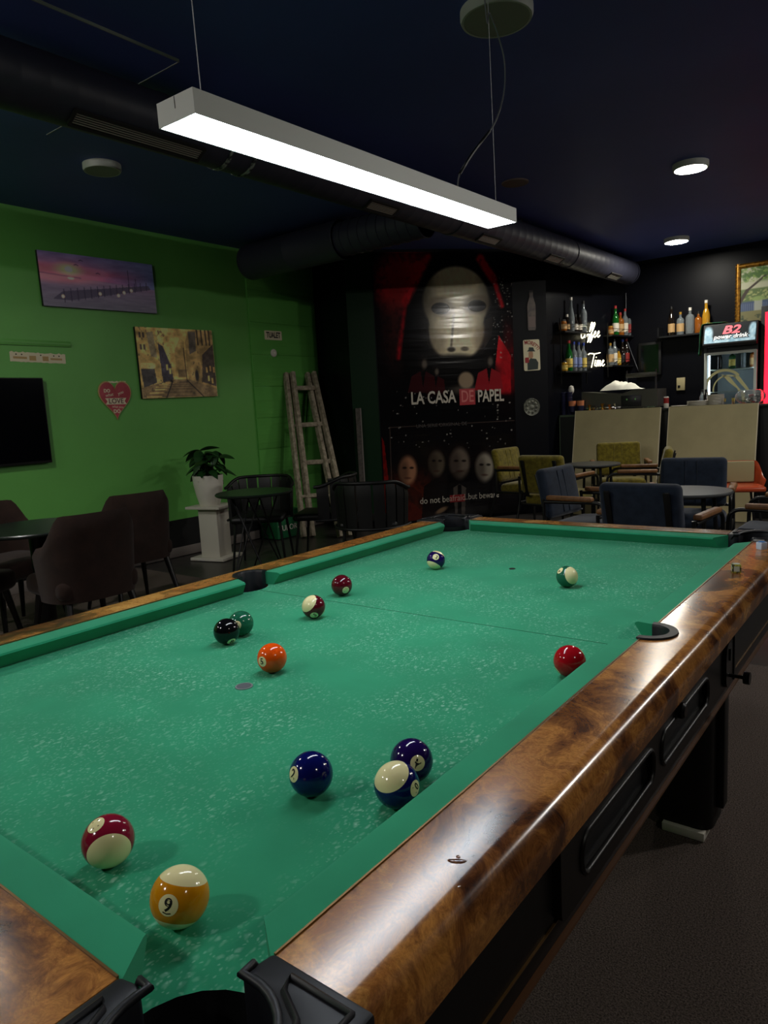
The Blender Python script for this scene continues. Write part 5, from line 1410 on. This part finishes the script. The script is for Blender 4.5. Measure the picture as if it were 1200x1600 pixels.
for i, (a, b, c, d, e, s) in enumerate(defs): bottle(on_shelf(c2, row(L2, 5, i), zu2), a, b, c, d, e + ', upper corner shelf', S2, s)
defs = [('square', 'b_clear', 'cap_gold', 'lab_beige', 'broad clear bottle with a gold cap', 1.05), ('tall', 'b_clear', 'cap_black', 'lab_white', 'clear bottle with a white label', 1.05), ('small', 'b_yellow', 'cap_black', 'lab_yellow', 'small yellow bottle', 1.1), ('wine', 'b_dark', 'cap_blue', 'lab_black', 'dark bottle with a blue cap', 1.05), ('tall', 'b_dark', 'cap_red', 'lab_red', 'dark bottle with a red label', 1.1), ('tall', 'b_clear', 'cap_white', 'lab_white', 'clear bottle with a white cap', 1.0)]
for i, (a, b, c, d, e, s) in enumerate(defs): bottle(on_shelf(c2, row(L2, 6, i), zd2), a, b, c, d, e + ', lower corner shelf', S2, s)
# ---- neon words
def strokes(name, label, u, v, paths, sx, sy):
    p = onbar(u, v, 0.03); t = thing(name, label, 'neon sign'); t.matrix_basis = frame(p, WBD, (0, 0, 1))
    for x_ in (-0.3, 0.3): MB().tube([(x_ * sx, 0, -0.028), (x_ * sx, 0, -0.002)], 0.004, 6).build('standoff', M['black_metal'], t)
    for q in paths:
        pts = bez([((x - 0.5) * sx + (y - 0.5) * sy * 0.25, (y - 0.5) * sy, 0.0) for x, y in q], 5)
        MB().tube(pts, 0.006, 6).build('neon_tube', M['neon'], t, smooth=60)
coffee = [[(0.16, 0.78), (0.11, 0.86), (0.04, 0.72), (0.0, 0.42), (0.04, 0.20), (0.12, 0.20), (0.18, 0.32)],
          [(0.27, 0.50), (0.21, 0.48), (0.20, 0.30), (0.25, 0.22), (0.31, 0.32), (0.30, 0.48), (0.27, 0.50)],
          [(0.34, 0.36), (0.44, 0.56), (0.52, 0.86), (0.50, 0.98), (0.45, 0.90), (0.42, 0.50), (0.40, 0.10), (0.38, 0.0), (0.44, 0.10), (0.48, 0.34)],
          [(0.48, 0.36), (0.57, 0.56), (0.65, 0.86), (0.63, 0.98), (0.58, 0.90), (0.55, 0.50), (0.53, 0.10), (0.51, 0.0), (0.57, 0.10), (0.62, 0.34)],
          [(0.63, 0.36), (0.70, 0.40), (0.76, 0.48), (0.73, 0.56), (0.68, 0.46), (0.69, 0.30), (0.74, 0.26), (0.80, 0.34)],
          [(0.81, 0.36), (0.88, 0.42), (0.94, 0.50), (0.91, 0.58), (0.86, 0.48), (0.87, 0.32), (0.93, 0.28), (1.0, 0.38)]]
time_ = [[(0.0, 0.84), (0.10, 0.92), (0.35, 0.90), (0.66, 0.98)], [(0.34, 0.90), (0.30, 0.5), (0.26, 0.05)],
         [(0.44, 0.52), (0.43, 0.20), (0.50, 0.16)], [(0.46, 0.68), (0.47, 0.70)],
         [(0.54, 0.50), (0.54, 0.12), (0.58, 0.44), (0.64, 0.48), (0.64, 0.14), (0.68, 0.44), (0.74, 0.46), (0.74, 0.16), (0.79, 0.20)],
         [(0.80, 0.28), (0.88, 0.36), (0.93, 0.46), (0.89, 0.52), (0.85, 0.40), (0.87, 0.20), (0.93, 0.16), (1.0, 0.26)]]
l_ = (onbar(909, 520) - onbar(938, 520)).length
strokes('neon_word', 'glowing neon word Coffee on the bar wall', 923.5, 519, coffee, l_, 0.25)
strokes('neon_word', 'glowing neon word Time on the bar wall', 932, 563, time_, l_ * 0.95, 0.20)
cbl = [onbar(978, 458, 0.03), onbar(978.5, 500, 0.03), onbar(979, 530, 0.14), onbar(990, 560, 0.03), onbar(1000, 584, 0.03)]
cbl = [onplane(978, 458, (0, YB - 0.03, 0), (0, 1, 0)), onplane(978.5, 520, (0, YB - 0.03, 0), (0, 1, 0)), onplane(980, 532, (0, YB - 0.03, 0), (0, 1, 0)), onplane(990, 560, (0, YB - 0.03, 0), (0, 1, 0)), onplane(1000, 585, (0, YB - 0.03, 0), (0, 1, 0))]
tag(MB().tube(bez(cbl, 4), 0.0035, 6).build('wall_cable', M['grey_cable'], None, smooth=60), 'thin grey cable running down the far corner past the shelf', 'cable')

# ---- things on the bar
ZT = ztop
def ontop(u, v, y=YBAR + 0.22): return ony(u, v, y)
M['navy_cup'] = mat('navy_paper_cup', (30, 32, 62), 0.5); M['orange_paper'] = mat('orange_print', (196, 120, 80), 0.5); M['espresso'] = mat('machine_grey', (74, 72, 66), 0.35, metal=0.4); M['espresso_dark'] = mat('machine_black', (26, 26, 30), 0.35)
cupm = MB().lathe([(0.028, 0), (0.036, 0.075), (0.038, 0.078), (0.036, 0.080)], 14).mesh('paper_cup', M['navy_cup'], smooth=40)
for k, u in enumerate((869, 878, 887)):
    p = ony(u + 3, 648, YBAR + 0.14)
    for j in range(7):
        tag(link('paper_cup', cupm, None, loc=(p.x, p.y, zl + 0.001 + j * 0.032)), ('navy paper cup in the stack at the outer end of the bar', 'navy paper cup in the middle stack of three', 'navy paper cup in the stack next to the printed cups')[k], 'cup', ('outer', 'middle', 'inner')[k] + ' stack of navy cups on the bar')
for k, (u, z_) in enumerate(((897, 0.0), (910, 0.0))):
    p = ony(u - 3, 636, YBAR + 0.10); t = thing('printed_cup', ('navy cup printed orange, beside the stacks of navy cups', 'navy cup printed orange, beside the brass bar tools')[k], 'cup', (p.x, p.y, ZT), 0, 'printed cups on the bar')
    MB().lathe([(0.030, 0), (0.040, 0.07)], 16).build('lower_cup', M['navy_cup'], t, smooth=40)
    MB().lathe([(0.040, 0.07), (0.044, 0.13), (0.041, 0.13)], 16).build('printed_band', M['orange_paper'], t, smooth=40)
p = ony(893, 640, YBAR + 0.20); t = thing('whisk', 'bulb-headed steel whisk standing among the cups', 'whisk', (p.x, p.y, zl))
MB().tube([(0, 0, 0), (0, 0, 0.26)], 0.006, 6).build('handle', M['chrome'], t); MB().lathe([(0.006, 0.24), (0.030, 0.27), (0.036, 0.30), (0.026, 0.34), (0.0, 0.352)], 14).build('bulb', M['cap_white'], t, smooth=50)
# espresso machine
p0_, p1_ = ony(916, 636, YBAR + 0.30), ony(1033, 636, YBAR + 0.30); w_ = p1_.x - p0_.x; hM = ony(975, 609, YBAR + 0.30).z - ZT
em = thing('espresso_machine', 'grey espresso machine on the bar with white cloths on top', 'coffee machine', ((p0_.x + p1_.x) / 2, YBAR + 0.32, ZT))
MB().prism([(-w_ / 2, 0.02), (w_ / 2, 0.02), (w_ / 2, hM * 0.96), (w_ * 0.20, hM * 0.98), (w_ * 0.02, hM * 0.78), (-w_ / 2, hM)], -0.18, 0.16, frame((0, 0, 0), (1, 0, 0), (0, 0, 1))).build('housing', M['espresso'], em, smooth=0)
MB().box((w_ * 0.17, -0.165, hM * 0.42), (w_ * 0.26, 0.012, hM * 0.55)).build('control_panel', M['espresso_dark'], em, bevel=0.003)
for x in (-0.10, 0.12): MB().lathe([(0.010, 0), (0.010, 0.012), (0.0, 0.012)], 10, (w_ * 0.17 + x * w_ * 0.5, -0.171, hM * 0.5), Matrix.Rotation(R(90), 4, 'X')).build('knob', M['chrome'], em)
MB().box((-w_ * 0.20, -0.17, 0.03), (w_ * 0.5, 0.06, 0.02)).build('drip_tray', M['chrome'], em, bevel=0.002)
for sx in (1, -1): MB().box((sx * w_ * 0.42, 0, 0.01), (0.05, 0.2, 0.02)).build('foot', M['black_plastic'], em, smooth=0)
for x in (0.02, 0.40): MB().tube([(w_ * x, 0.08, hM * 0.9), (w_ * x, 0.08, hM + 0.22)], 0.010, 8).build('rack_post', M['espresso_dark'], em)
MB().box((w_ * 0.21, 0.08, hM + 0.16), (w_ * 0.40, 0.02, 0.05)).build('rack', M['espresso'], em, bevel=0.004)
def crumple(w, d, h, seed):
    nx, ny = 22, 12; vs = []; fs = []
    for j in range(ny + 1):
        for i in range(nx + 1):
            u, v = i / nx - 0.5, j / ny - 0.5; e = max(0, 1 - (2 * abs(u)) ** 3) * max(0, 1 - (2 * abs(v)) ** 3)
            z = h * e * (0.35 + 1.1 * float(fbm(np.array(u * 7 + 9), np.array(v * 5 + 3), seed)))
            vs.append((w * u * (1 + 0.15 * math.sin(9 * v + seed)), d * v, z))
    for j in range(ny):
        for i in range(nx): a = j * (nx + 1) + i; fs.append([a, a + 1, a + nx + 2, a + nx + 1])
    return MB().add(vs, fs)
tag(crumple(0.42, 0.26, 0.10, 3).build('folded_cloth', M['cotton'], None, smooth=60, loc=(em.location.x - 0.02, em.location.y - 0.0, ZT + hM + 0.002)), 'crumpled white cloths heaped on the espresso machine', 'cloth')
# brass tools and small glass things
for k, (u, m_, s) in enumerate(((921, 'gold', 1.0), (931, 'chrome', 0.8), (941, 'gold', 1.1), (952, 'b_amber', 0.9), (961, 'chrome', 1.0))):
    p = ony(u, 634, YBAR + 0.08); t = thing('bar_jigger', ('brass jigger beside the printed cups', 'small steel jigger between the brass ones', 'brass jigger in the middle of the bar tools', 'amber glass pot among the bar tools', 'steel jigger beside the espresso machine')[k], 'jigger', (p.x, p.y, ZT), 0, 'bar tools on the counter')
    MB().lathe([(0.024 * s, 0), (0.020 * s, 0.004), (0.008 * s, 0.035 * s), (0.022 * s, 0.075 * s), (0.020 * s, 0.075 * s), (0.006 * s, 0.036 * s)], 14).build('cup_body', M[m_], t, smooth=40)
    MB().tube([(0.009 * s * math.cos(2 * PI * i / 12), 0.009 * s * math.sin(2 * PI * i / 12), 0.036 * s) for i in range(12)], 0.003 * s, 5, closed=True).build('waist_ring', M[m_], t)
p = ony(1018, 634, YBAR + 0.06); gl = thing('herb_tray', 'shallow tray of green leaves in front of the espresso machine', 'tray', (p.x, p.y, ZT))
MB().lathe([(0.0, 0.002), (0.07, 0.002), (0.085, 0.018), (0.082, 0.018), (0.068, 0.006)], 20).build('tray', M['chrome'], gl, smooth=30)
rg = random.Random(2)
herb = leaf_mesh(0.06, 0.014, 0.4)
for i in range(14): link('leaf', herb, gl, mtx=Matrix.Translation((rg.uniform(-0.05, 0.05), rg.uniform(-0.04, 0.04), 0.014)) @ Matrix.Rotation(rg.uniform(0, 6.3), 4, 'Z') @ Matrix.Rotation(-rg.uniform(0.1, 0.5), 4, 'Y'))
p = ony(1041, 634, YBAR + 0.06); t = thing('drink_can', 'small white and red can standing between the two boards', 'can', (p.x, p.y, ZT))
MB().lathe([(0.0, 0.0), (0.024, 0.0), (0.027, 0.006), (0.027, 0.115), (0.022, 0.124), (0.0, 0.124)], 16).build('can_body', M['cap_white'], t, smooth=40)
MB().lathe([(0.0275, 0.05), (0.0275, 0.11)], 16).build('red_band', M['cap_red'], t, smooth=60)
# plates
def plates(u, n, r, label, group):
    p = ony(u, 632, YBAR + 0.14); me = MB().lathe([(0.0, 0.002), (r * 0.6, 0.002), (r, 0.014), (r, 0.017), (r * 0.6, 0.006), (0.0, 0.006)], 24).mesh('plate', M['pot'], smooth=30)
    for j in range(n): tag(link('plate', me, None, loc=(p.x, p.y, ZT + 0.001 + j * 0.0085)), label, 'plate', group)
plates(1063, 1, 0.10, 'single white plate lying on the bar', 'plates on the bar'); plates(1091, 6, 0.115, 'white plate in the low stack on the bar', 'low stack of plates on the bar'); plates(1118, 13, 0.085, 'small white plate in the tall stack on the bar', 'tall stack of small plates on the bar')
for k, u in enumerate((1097, 1103)):
    p = ony(u, 628, YBAR + 0.34); bottle(Vector((p.x, p.y, ZT)), 'small', ('b_clear', 'b_dark')[k], 'cap_black', None, ('small clear bottle behind the low plate stack', 'small dark bottle behind the low plate stack')[k], 'small bottles on the bar', 0.9)
# glass bowl
p = ony(1172, 632, YBAR + 0.12); gb = thing('glass_bowl', 'large round glass bowl filled with small things on the bar', 'bowl', (p.x, p.y, ZT))
rb = 0.145
pr = [(rb * math.sin(R(a)), rb * 0.98 - rb * 0.98 * math.cos(R(a)) * 0.62 - 0.05) for a in (25, 40, 55, 70, 85, 100, 115, 130, 140)]
z0_ = pr[0][1]; pr = [(r_, z - z0_) for r_, z in pr]
MB().lathe([(0.0, 0.0)] + pr + [(r_ - 0.004, z) for r_, z in pr[::-1]], 28).build('bowl_glass', M['glass'], gb, smooth=60)
for i in range(16):
    a = rg.uniform(0, 6.3); r_ = rg.uniform(0, 0.075); k = i % 5; m_ = ('cap_red', 'cap_white', 'lab_black', 'chrome', 'disc_rim')[k]
    nm = ('red', 'white', 'black', 'silver', 'grey')[k]
    o = MB().box((0, 0, 0), (0.045, 0.030, 0.010)).build('sachet', M[m_], None, bevel=0.002, loc=(p.x + r_ * math.cos(a), p.y + r_ * math.sin(a), ZT + 0.03 + 0.012 * (i // 3)), rot=(rg.uniform(-.6, .6), rg.uniform(-.6, .6), a))
    tag(o, 'small %s packet in the round glass bowl' % nm, 'packet', nm + ' packets in the glass bowl')

# ================================================================== BACK WALL
def back_root(name, label, cat, u, v, off=0.0, group=None):
    p = ony(u, v, YB - off); o = thing(name, label, cat, group=group); o.matrix_basis = frame((p.x, YB, p.z), (1, 0, 0), (0, 0, 1)); return o
def bsize(u0, v0, u1, v1): a, b = ony(u0, v0, YB), ony(u1, v1, YB); return abs(b.x - a.x), abs(b.z - a.z)
w, h = bsize(1000, 537, 1035, 585)
mo = back_root('wall_monitor', 'small black monitor on the back wall', 'monitor', 1017, 561)
MB().box((0, 0, 0.03), (w, h, 0.05)).build('casing', M['black_plastic'], mo, bevel=0.004); MB().box((0, 0, 0.056), (w - 0.06, h - 0.06, 0.002)).build('screen', M['tv'], mo, smooth=0)
bx_ = back_root('switch_box', 'small beige switch box on the back wall', 'switch', 1064.5, 600)
w, h = bsize(1058, 591, 1071, 610)
MB().box((0, 0, 0.015), (w, h, 0.03)).build('box_body', M['cream'], bx_, bevel=0.004); MB().box((-0.02, -0.03, 0.033), (0.03, 0.03, 0.008)).build('switch', M['black_plastic'], bx_, bevel=0.002)
a, b = ony(1038, 527, YB), ony(1108, 523, YB); ws = b.x - a.x + 0.05
ws_ = thing('wall_shelf', 'black wall shelf of bottles above the drinks fridge', 'shelf'); ws_.matrix_basis = frame(((a.x + b.x) / 2, YB, a.z), (1, 0, 0), (0, 0, 1))
MB().box((0, -0.01, 0.09), (ws, 0.02, 0.18)).build('shelf_board', M['bar_black'], ws_, smooth=0)
for sx in (1, -1): MB().box((sx * ws / 2, 0.045, 0.09), (0.015, 0.13, 0.18)).build('side_board', M['bar_black'], ws_, smooth=0)
for k, (u, sh, g, c, l, s, nm) in enumerate(((1049, 'wine', 'b_dark', 'cap_black', 'lab_beige', 1.12, 'dark bottle with a beige label'), (1063, 'square', 'b_clear', 'cap_gold', 'lab_beige', 1.05, 'broad clear bottle with a gold cap'), (1078, 'square', 'b_clear', 'cap_white', None, 1.2, 'broad clear bottle with a white stopper'), (1091, 'square', 'b_amber', 'cap_black', None, 0.98, 'broad amber bottle'), (1103, 'wine', 'b_yellow', 'cap_white', None, 1.2, 'yellow bottle with a white cap'))):
    p = ony(u, 527, YB - 0.10); bottle(Vector((p.x, p.y, ws_.matrix_basis.translation.z)), sh, g, c, l, nm + ' on the shelf above the fridge', S3, s)
# framed painting
def garden(U, V):
    X, Y = U * 100, (1 - V) * 100
    n = fbm(X / 8, Y / 8, 70); n2 = fbm(X / 3, Y / 3, 75)
    p = Paint(X, Y, (176, 176, 150)); p.over(ss(40, 46, Y), (92, 112, 84)); p.over(ss(38, 42, Y) * (1 - ss(60, 66, Y)), (84, 104, 60))
    p.over(ss(0.42, 0.58, n2) * ss(40, 46, Y) * (1 - ss(58, 64, Y)), (150, 156, 100))
    p.over(ss(60, 64, Y) * (1 - ss(78, 80, Y)), (60, 74, 104))
    for i in range(40): p.over(p.line(i * 2.6, 66, i * 2.6, 78, 0.35), (104, 116, 140))
    p.over(p.rect(19, 60, 29, 80), (146, 150, 140)); p.over(p.ell(24, 58, 8, 4, 0.4), (130, 150, 90)); p.over(ss(78, 80, Y), (112, 108, 74)); p.over(ss(0.5, 0.6, n) * ss(84, 88, Y), (50, 62, 46))
    p.over(p.line(0, 64, 10, 42, 2.4, 0.8), (52, 40, 34)); p.over(p.line(10, 42, 34, 18, 1.6, 0.8), (52, 40, 34)); p.over(p.line(34, 18, 46, 4, 1.0, 0.6), (52, 40, 34))
    p.over(ss(0.42, 0.56, n) * (1 - ss(22, 32, Y)), (70, 104, 44)); p.over(ss(0.55, 0.66, n2) * (1 - ss(24, 30, Y)), (120, 150, 70))
    return p.c
fp = back_root('framed_painting', 'garden painting with a tree in a gilt frame above the fridge', 'painting', 1152, 505)
pw_ = 1.25; zt_ = ony(1152, 414, YB).z; zb_ = ony(1152, 512, YB).z; fh = zt_ - zb_; 
fp.matrix_basis = frame((ony(1150, 460, YB).x + pw_ / 2, YB, (zt_ + zb_) / 2), (1, 0, 0), (0, 0, 1))
fwid = 0.055
link('painted_canvas', print_mesh('painted_canvas', pw_ - 0.08, fh - 0.08, 200, 130, lambda U, V: garden(U * 1.35, V), print_mat('painting', 0.5), 0.022), fp)
for sx in (1, -1): MB().tube([(sx * (pw_ / 2 - 0.028), y, 0.02) for y in (-fh / 2, 0, fh / 2)], 0.030, 8).build('frame_side', M['gold'], fp, smooth=60)
for sy in (1, -1): MB().tube([(x, sy * (fh / 2 - 0.028), 0.02) for x in (-pw_ / 2, 0, pw_ / 2)], 0.030, 8).build('frame_side', M['gold'], fp, smooth=60)
for i in range(18): MB().lathe([(0.013, 0), (0.009, 0.010), (0.0, 0.013)], 8, (-pw_ / 2 + 0.008, -fh / 2 + fh * (i + 0.5) / 18, 0.036)).build('bead', M['gold'], fp, smooth=50)

# ================================================================== DRINKS FRIDGE
YFR = 7.72
f0, f1 = ony(1100, 620, YFR), ony(1183, 620, YFR); fw = f1.x - f0.x; fx = (f0.x + f1.x) / 2
fr_top = ony(1140, 505, YFR).z; fr_hb = ony(1140, 541, YFR).z; fr_d0 = ony(1140, 549, YFR).z
fg = thing('drinks_fridge', 'glass-door drinks fridge with a lit header reading B2 power drink', 'fridge', (fx, YFR, 0))
dep = 0.56
MB().box((-fw / 2 + 0.015, dep / 2, fr_top / 2), (0.03, dep, fr_top)).build('side_wall', M['bar_black'], fg, smooth=0)
MB().box((fw / 2 - 0.015, dep / 2, fr_top / 2), (0.03, dep, fr_top)).build('side_wall', M['bar_black'], fg, smooth=0)
MB().box((0, dep - 0.015, fr_top / 2), (fw - 0.06, 0.03, fr_top)).build('back_panel', M['fridge_wall'], fg, smooth=0)
MB().box((0, dep / 2, 0.15), (fw - 0.06, dep - 0.03, 0.30)).build('plinth', M['bar_black'], fg, smooth=0)
MB().box((0, dep / 2, (fr_d0 + fr_top) / 2), (fw - 0.06, dep - 0.04, fr_top - fr_d0)).build('head_box', M['bar_black'], fg, smooth=0)
for sx in (1, -1): MB().box((sx * (fw / 2 - 0.042), 0.06, (fr_d0 + 0.32) / 2), (0.010, 0.03, fr_d0 - 0.34)).build('light_strip', M['cool_light'], fg, smooth=0)
for z in (0.62, 0.98, 1.32, 1.58):
    MB().box((0, dep / 2, z), (fw - 0.07, dep - 0.12, 0.012)).build('wire_shelf', M['disc_rim'], fg, smooth=0)
dr = MB().prism(rrect(fw - 0.01, fr_d0 - 0.32, 0.01, 2, 0, (fr_d0 + 0.32) / 2), 0.0, 0.03, frame((0, 0, 0), (1, 0, 0), (0, 0, 1)), [rrect(fw - 0.07, fr_d0 - 0.38, 0.01, 2, 0, (fr_d0 + 0.32) / 2)[::-1]]).build('door_frame', M['disc_rim'], fg, smooth=0)
MB().box((0, -0.014, (fr_d0 + 0.32) / 2), (fw - 0.07, 0.006, fr_d0 - 0.38)).build('glass_pane', M['pane'], dr, smooth=0)
# swirl printed on the pane
M['swirl'] = mat('door_print', (170, 166, 120), 0.6)
def arcband(cx, cz, r0, r1, a0, a1, n=16):
    return [(cx + r0 * math.cos(R(a0 + (a1 - a0) * i / n)), cz + r0 * math.sin(R(a0 + (a1 - a0) * i / n))) for i in range(n + 1)] + [(cx + r1 * math.cos(R(a1 - (a1 - a0) * i / n)), cz + r1 * math.sin(R(a1 - (a1 - a0) * i / n))) for i in range(n + 1)]
dfr = frame((0, -0.020, 0), (1, 0, 0), (0, 0, 1))
zc_ = ony(1127, 606, YFR).z
MB().prism(arcband(-0.06, zc_, 0.215, 0.185, 40, 250), 0.0, 0.002, dfr).build('printed_swirl', M['swirl'], dr, smooth=0)
MB().prism(arcband(-0.02, zc_ - 0.02, 0.165, 0.150, 60, 190), 0.0, 0.002, dfr).build('printed_swirl', M['swirl'], dr, smooth=0)
MB().prism([(-0.10, zc_ + 0.16), (0.0, zc_ + 0.12), (0.16, zc_ - 0.10), (0.13, zc_ - 0.16), (0.08, zc_ - 0.02), (0.0, zc_ + 0.05)], 0.0, 0.002, dfr).build('printed_swirl', M['swirl'], dr, smooth=0)
MB().prism([(0.03, zc_ + 0.14), (0.10, zc_ + 0.12), (0.22, zc_ - 0.06), (0.19, zc_ - 0.06)], 0.0, 0.002, dfr).build('printed_swirl', M['swirl'], dr, smooth=0)
# header sign: lit print
def header(U, V):
    X, Y = U * 120, (1 - V) * 44; n = fbm(X / 7, Y / 7, 90)
    p = Paint(X, Y, (16, 22, 26)); ice = np.stack([120 + 120 * n, 170 + 90 * n, 196 + 70 * n], -1) / 255 * 0.8
    p.over(ss(20, 30, Y + 10 * (fbm(X / 14, X * 0, 95) - 0.5) * 2 - 10 * np.abs(X / 60 - 1) ** 2 + 0), ice); p.over(p.ell(8, 20, 12, 18, 0.3), ice); p.over(p.ell(114, 18, 10, 18, 0.3), ice)
    return p.c
hz = (fr_top + fr_hb) / 2; hh = fr_top - fr_hb
hd = MB().prism([(0.0, -hh / 2), (-0.085, -hh / 2), (-0.095, -hh / 2 + 0.03), (-0.03, hh / 2), (0.0, hh / 2)], -fw / 2 + 0.0, fw / 2, Matrix(((0, 0, 1, 0), (1, 0, 0, 0), (0, 1, 0, hz), (0, 0, 0, 1)))).build('header_box', M['bar_black'], fg, smooth=0)
sl = math.atan2(0.065, hh - 0.03); hfr = frame((0, -0.0645, hz + 0.015), (1, 0, 0), (0, math.sin(sl), math.cos(sl)))
link('header_print', print_mesh('header_print', fw - 0.03, hh - 0.05, 120, 44, header, print_mat('header_print', 0.4, emit=0.55), 0.002), hd, mtx=hfr)
HP = mat('header_pink', (226, 110, 120), 0.4, emit=(226, 96, 110), estr=0.7); HW = mat('header_white', (235, 235, 235), 0.4, emit=(235, 235, 235), estr=0.6); HK = mat('header_black', (10, 10, 10), 0.4)
link('lettering', text_mesh('B2', 0.135, HK, bold=0.010, shear=0.25, sx=1.3), hd, mtx=hfr @ Matrix.Translation((0.01, 0.035, 0.0030)))
link('lettering', text_mesh('B2', 0.130, HP, bold=0.004, shear=0.25, sx=1.35), hd, mtx=hfr @ Matrix.Translation((0.01, 0.035, 0.0042)))
link('lettering', text_mesh('power drink', 0.072, HK, bold=0.007, shear=0.2), hd, mtx=hfr @ Matrix.Translation((0.01, -0.040, 0.0048)))
link('lettering', text_mesh('power drink', 0.070, HW, bold=0.0015, shear=0.2), hd, mtx=hfr @ Matrix.Translation((0.01, -0.040, 0.0060)))
MB().box((0, -0.070, fr_hb + 0.008), (fw - 0.02, 0.02, 0.014)).build('header_trim', M['disc_rim'], hd, smooth=0)
# bottles in the fridge
for k, (x, sh, g, c, l, nm) in enumerate(((-0.16, 'wine', 'b_dark', 'cap_white', None, 'dark bottle'), (-0.02, 'square', 'b_green', 'cap_gold', 'lab_yellow', 'broad green bottle with a yellow label'), (0.10, 'tall', 'b_clear', 'cap_black', None, 'clear bottle'), (0.20, 'square', 'b_amber', 'cap_black', 'lab_beige', 'broad amber bottle'))):
    bottle(Vector((fx + x, YFR + 0.18, 1.586)), sh, g, c, l, nm + ' inside the glass-door fridge', 'bottles in the fridge', 0.80)
for k in range(5): bottle(Vector((fx - 0.2 + 0.1 * k, YFR + 0.18, 0.986)), 'small', ('b_clear', 'b_dark', 'b_amber')[k % 3], 'cap_gold', 'lab_white', ('small clear bottle', 'small dark bottle', 'small amber bottle', 'second small clear bottle', 'second small dark bottle')[k] + ' low in the glass-door fridge', 'bottles in the fridge', 1.3)
# scarf hung over the fridge corner
M['scarf'] = mat('green_scarf', (30, 88, 60), 0.9, noise=(7.0, (150, 150, 40), 0.55, 0.62))
mb = MB(); vs = []; fs = []
pth = bez([(0.22, fr_top + 0.012), (0.0, fr_top + 0.016), (-0.035, fr_top - 0.02), (-0.055, fr_top - 0.14), (-0.075, fr_top - 0.34)], 5)
for i, q in enumerate(pth):
    for j in range(6):
        f = j / 5 - 0.5; vs.append((fx - fw / 2 + q.x + 0.012 * math.sin(j * 2.1 + i * 0.4) * (i / len(pth)), YFR + 0.10 + f * 0.22 * (1 - 0.35 * i / len(pth)), q.y + 0.004))
for i in range(len(pth) - 1):
    for j in range(5): fs.append([i * 6 + j, i * 6 + j + 1, (i + 1) * 6 + j + 1, (i + 1) * 6 + j])
sc_ = tag(mb.add(vs, fs).build('scarf', M['scarf'], None, smooth=80), 'green and yellow scarf draped over the fridge corner', 'scarf')
sm = sc_.modifiers.new('thickness', 'SOLIDIFY'); sm.thickness = 0.006; sm.offset = 1.0
# second cooler with a red light strip
cx0 = ony(1186, 560, YFR).x; czt = ony(1192, 478, YFR).z
rc = thing('red_cooler', 'tall black cooler with a glowing red light strip beside the fridge', 'cooler', (cx0 + 0.31, YFR, 0))
MB().box((0, 0.28, czt / 2), (0.60, 0.54, czt)).build('cabinet', M['bar_black'], rc, bevel=0.006)
zr0, zr1 = 0.5, czt - 0.07
xs = ony(1193, 560, YFR).x - (cx0 + 0.31)
for sx in (1,): MB().box((xs + 0.035, 0.004, (zr0 + zr1) / 2), (0.05, 0.012, zr1 - zr0)).build('light_strip', M['red_led'], rc, smooth=0)
MB().box((0.06, 0.006, (zr0 + zr1) / 2), (0.40, 0.010, zr1 - zr0)).build('door', M['tv'], rc, smooth=0)
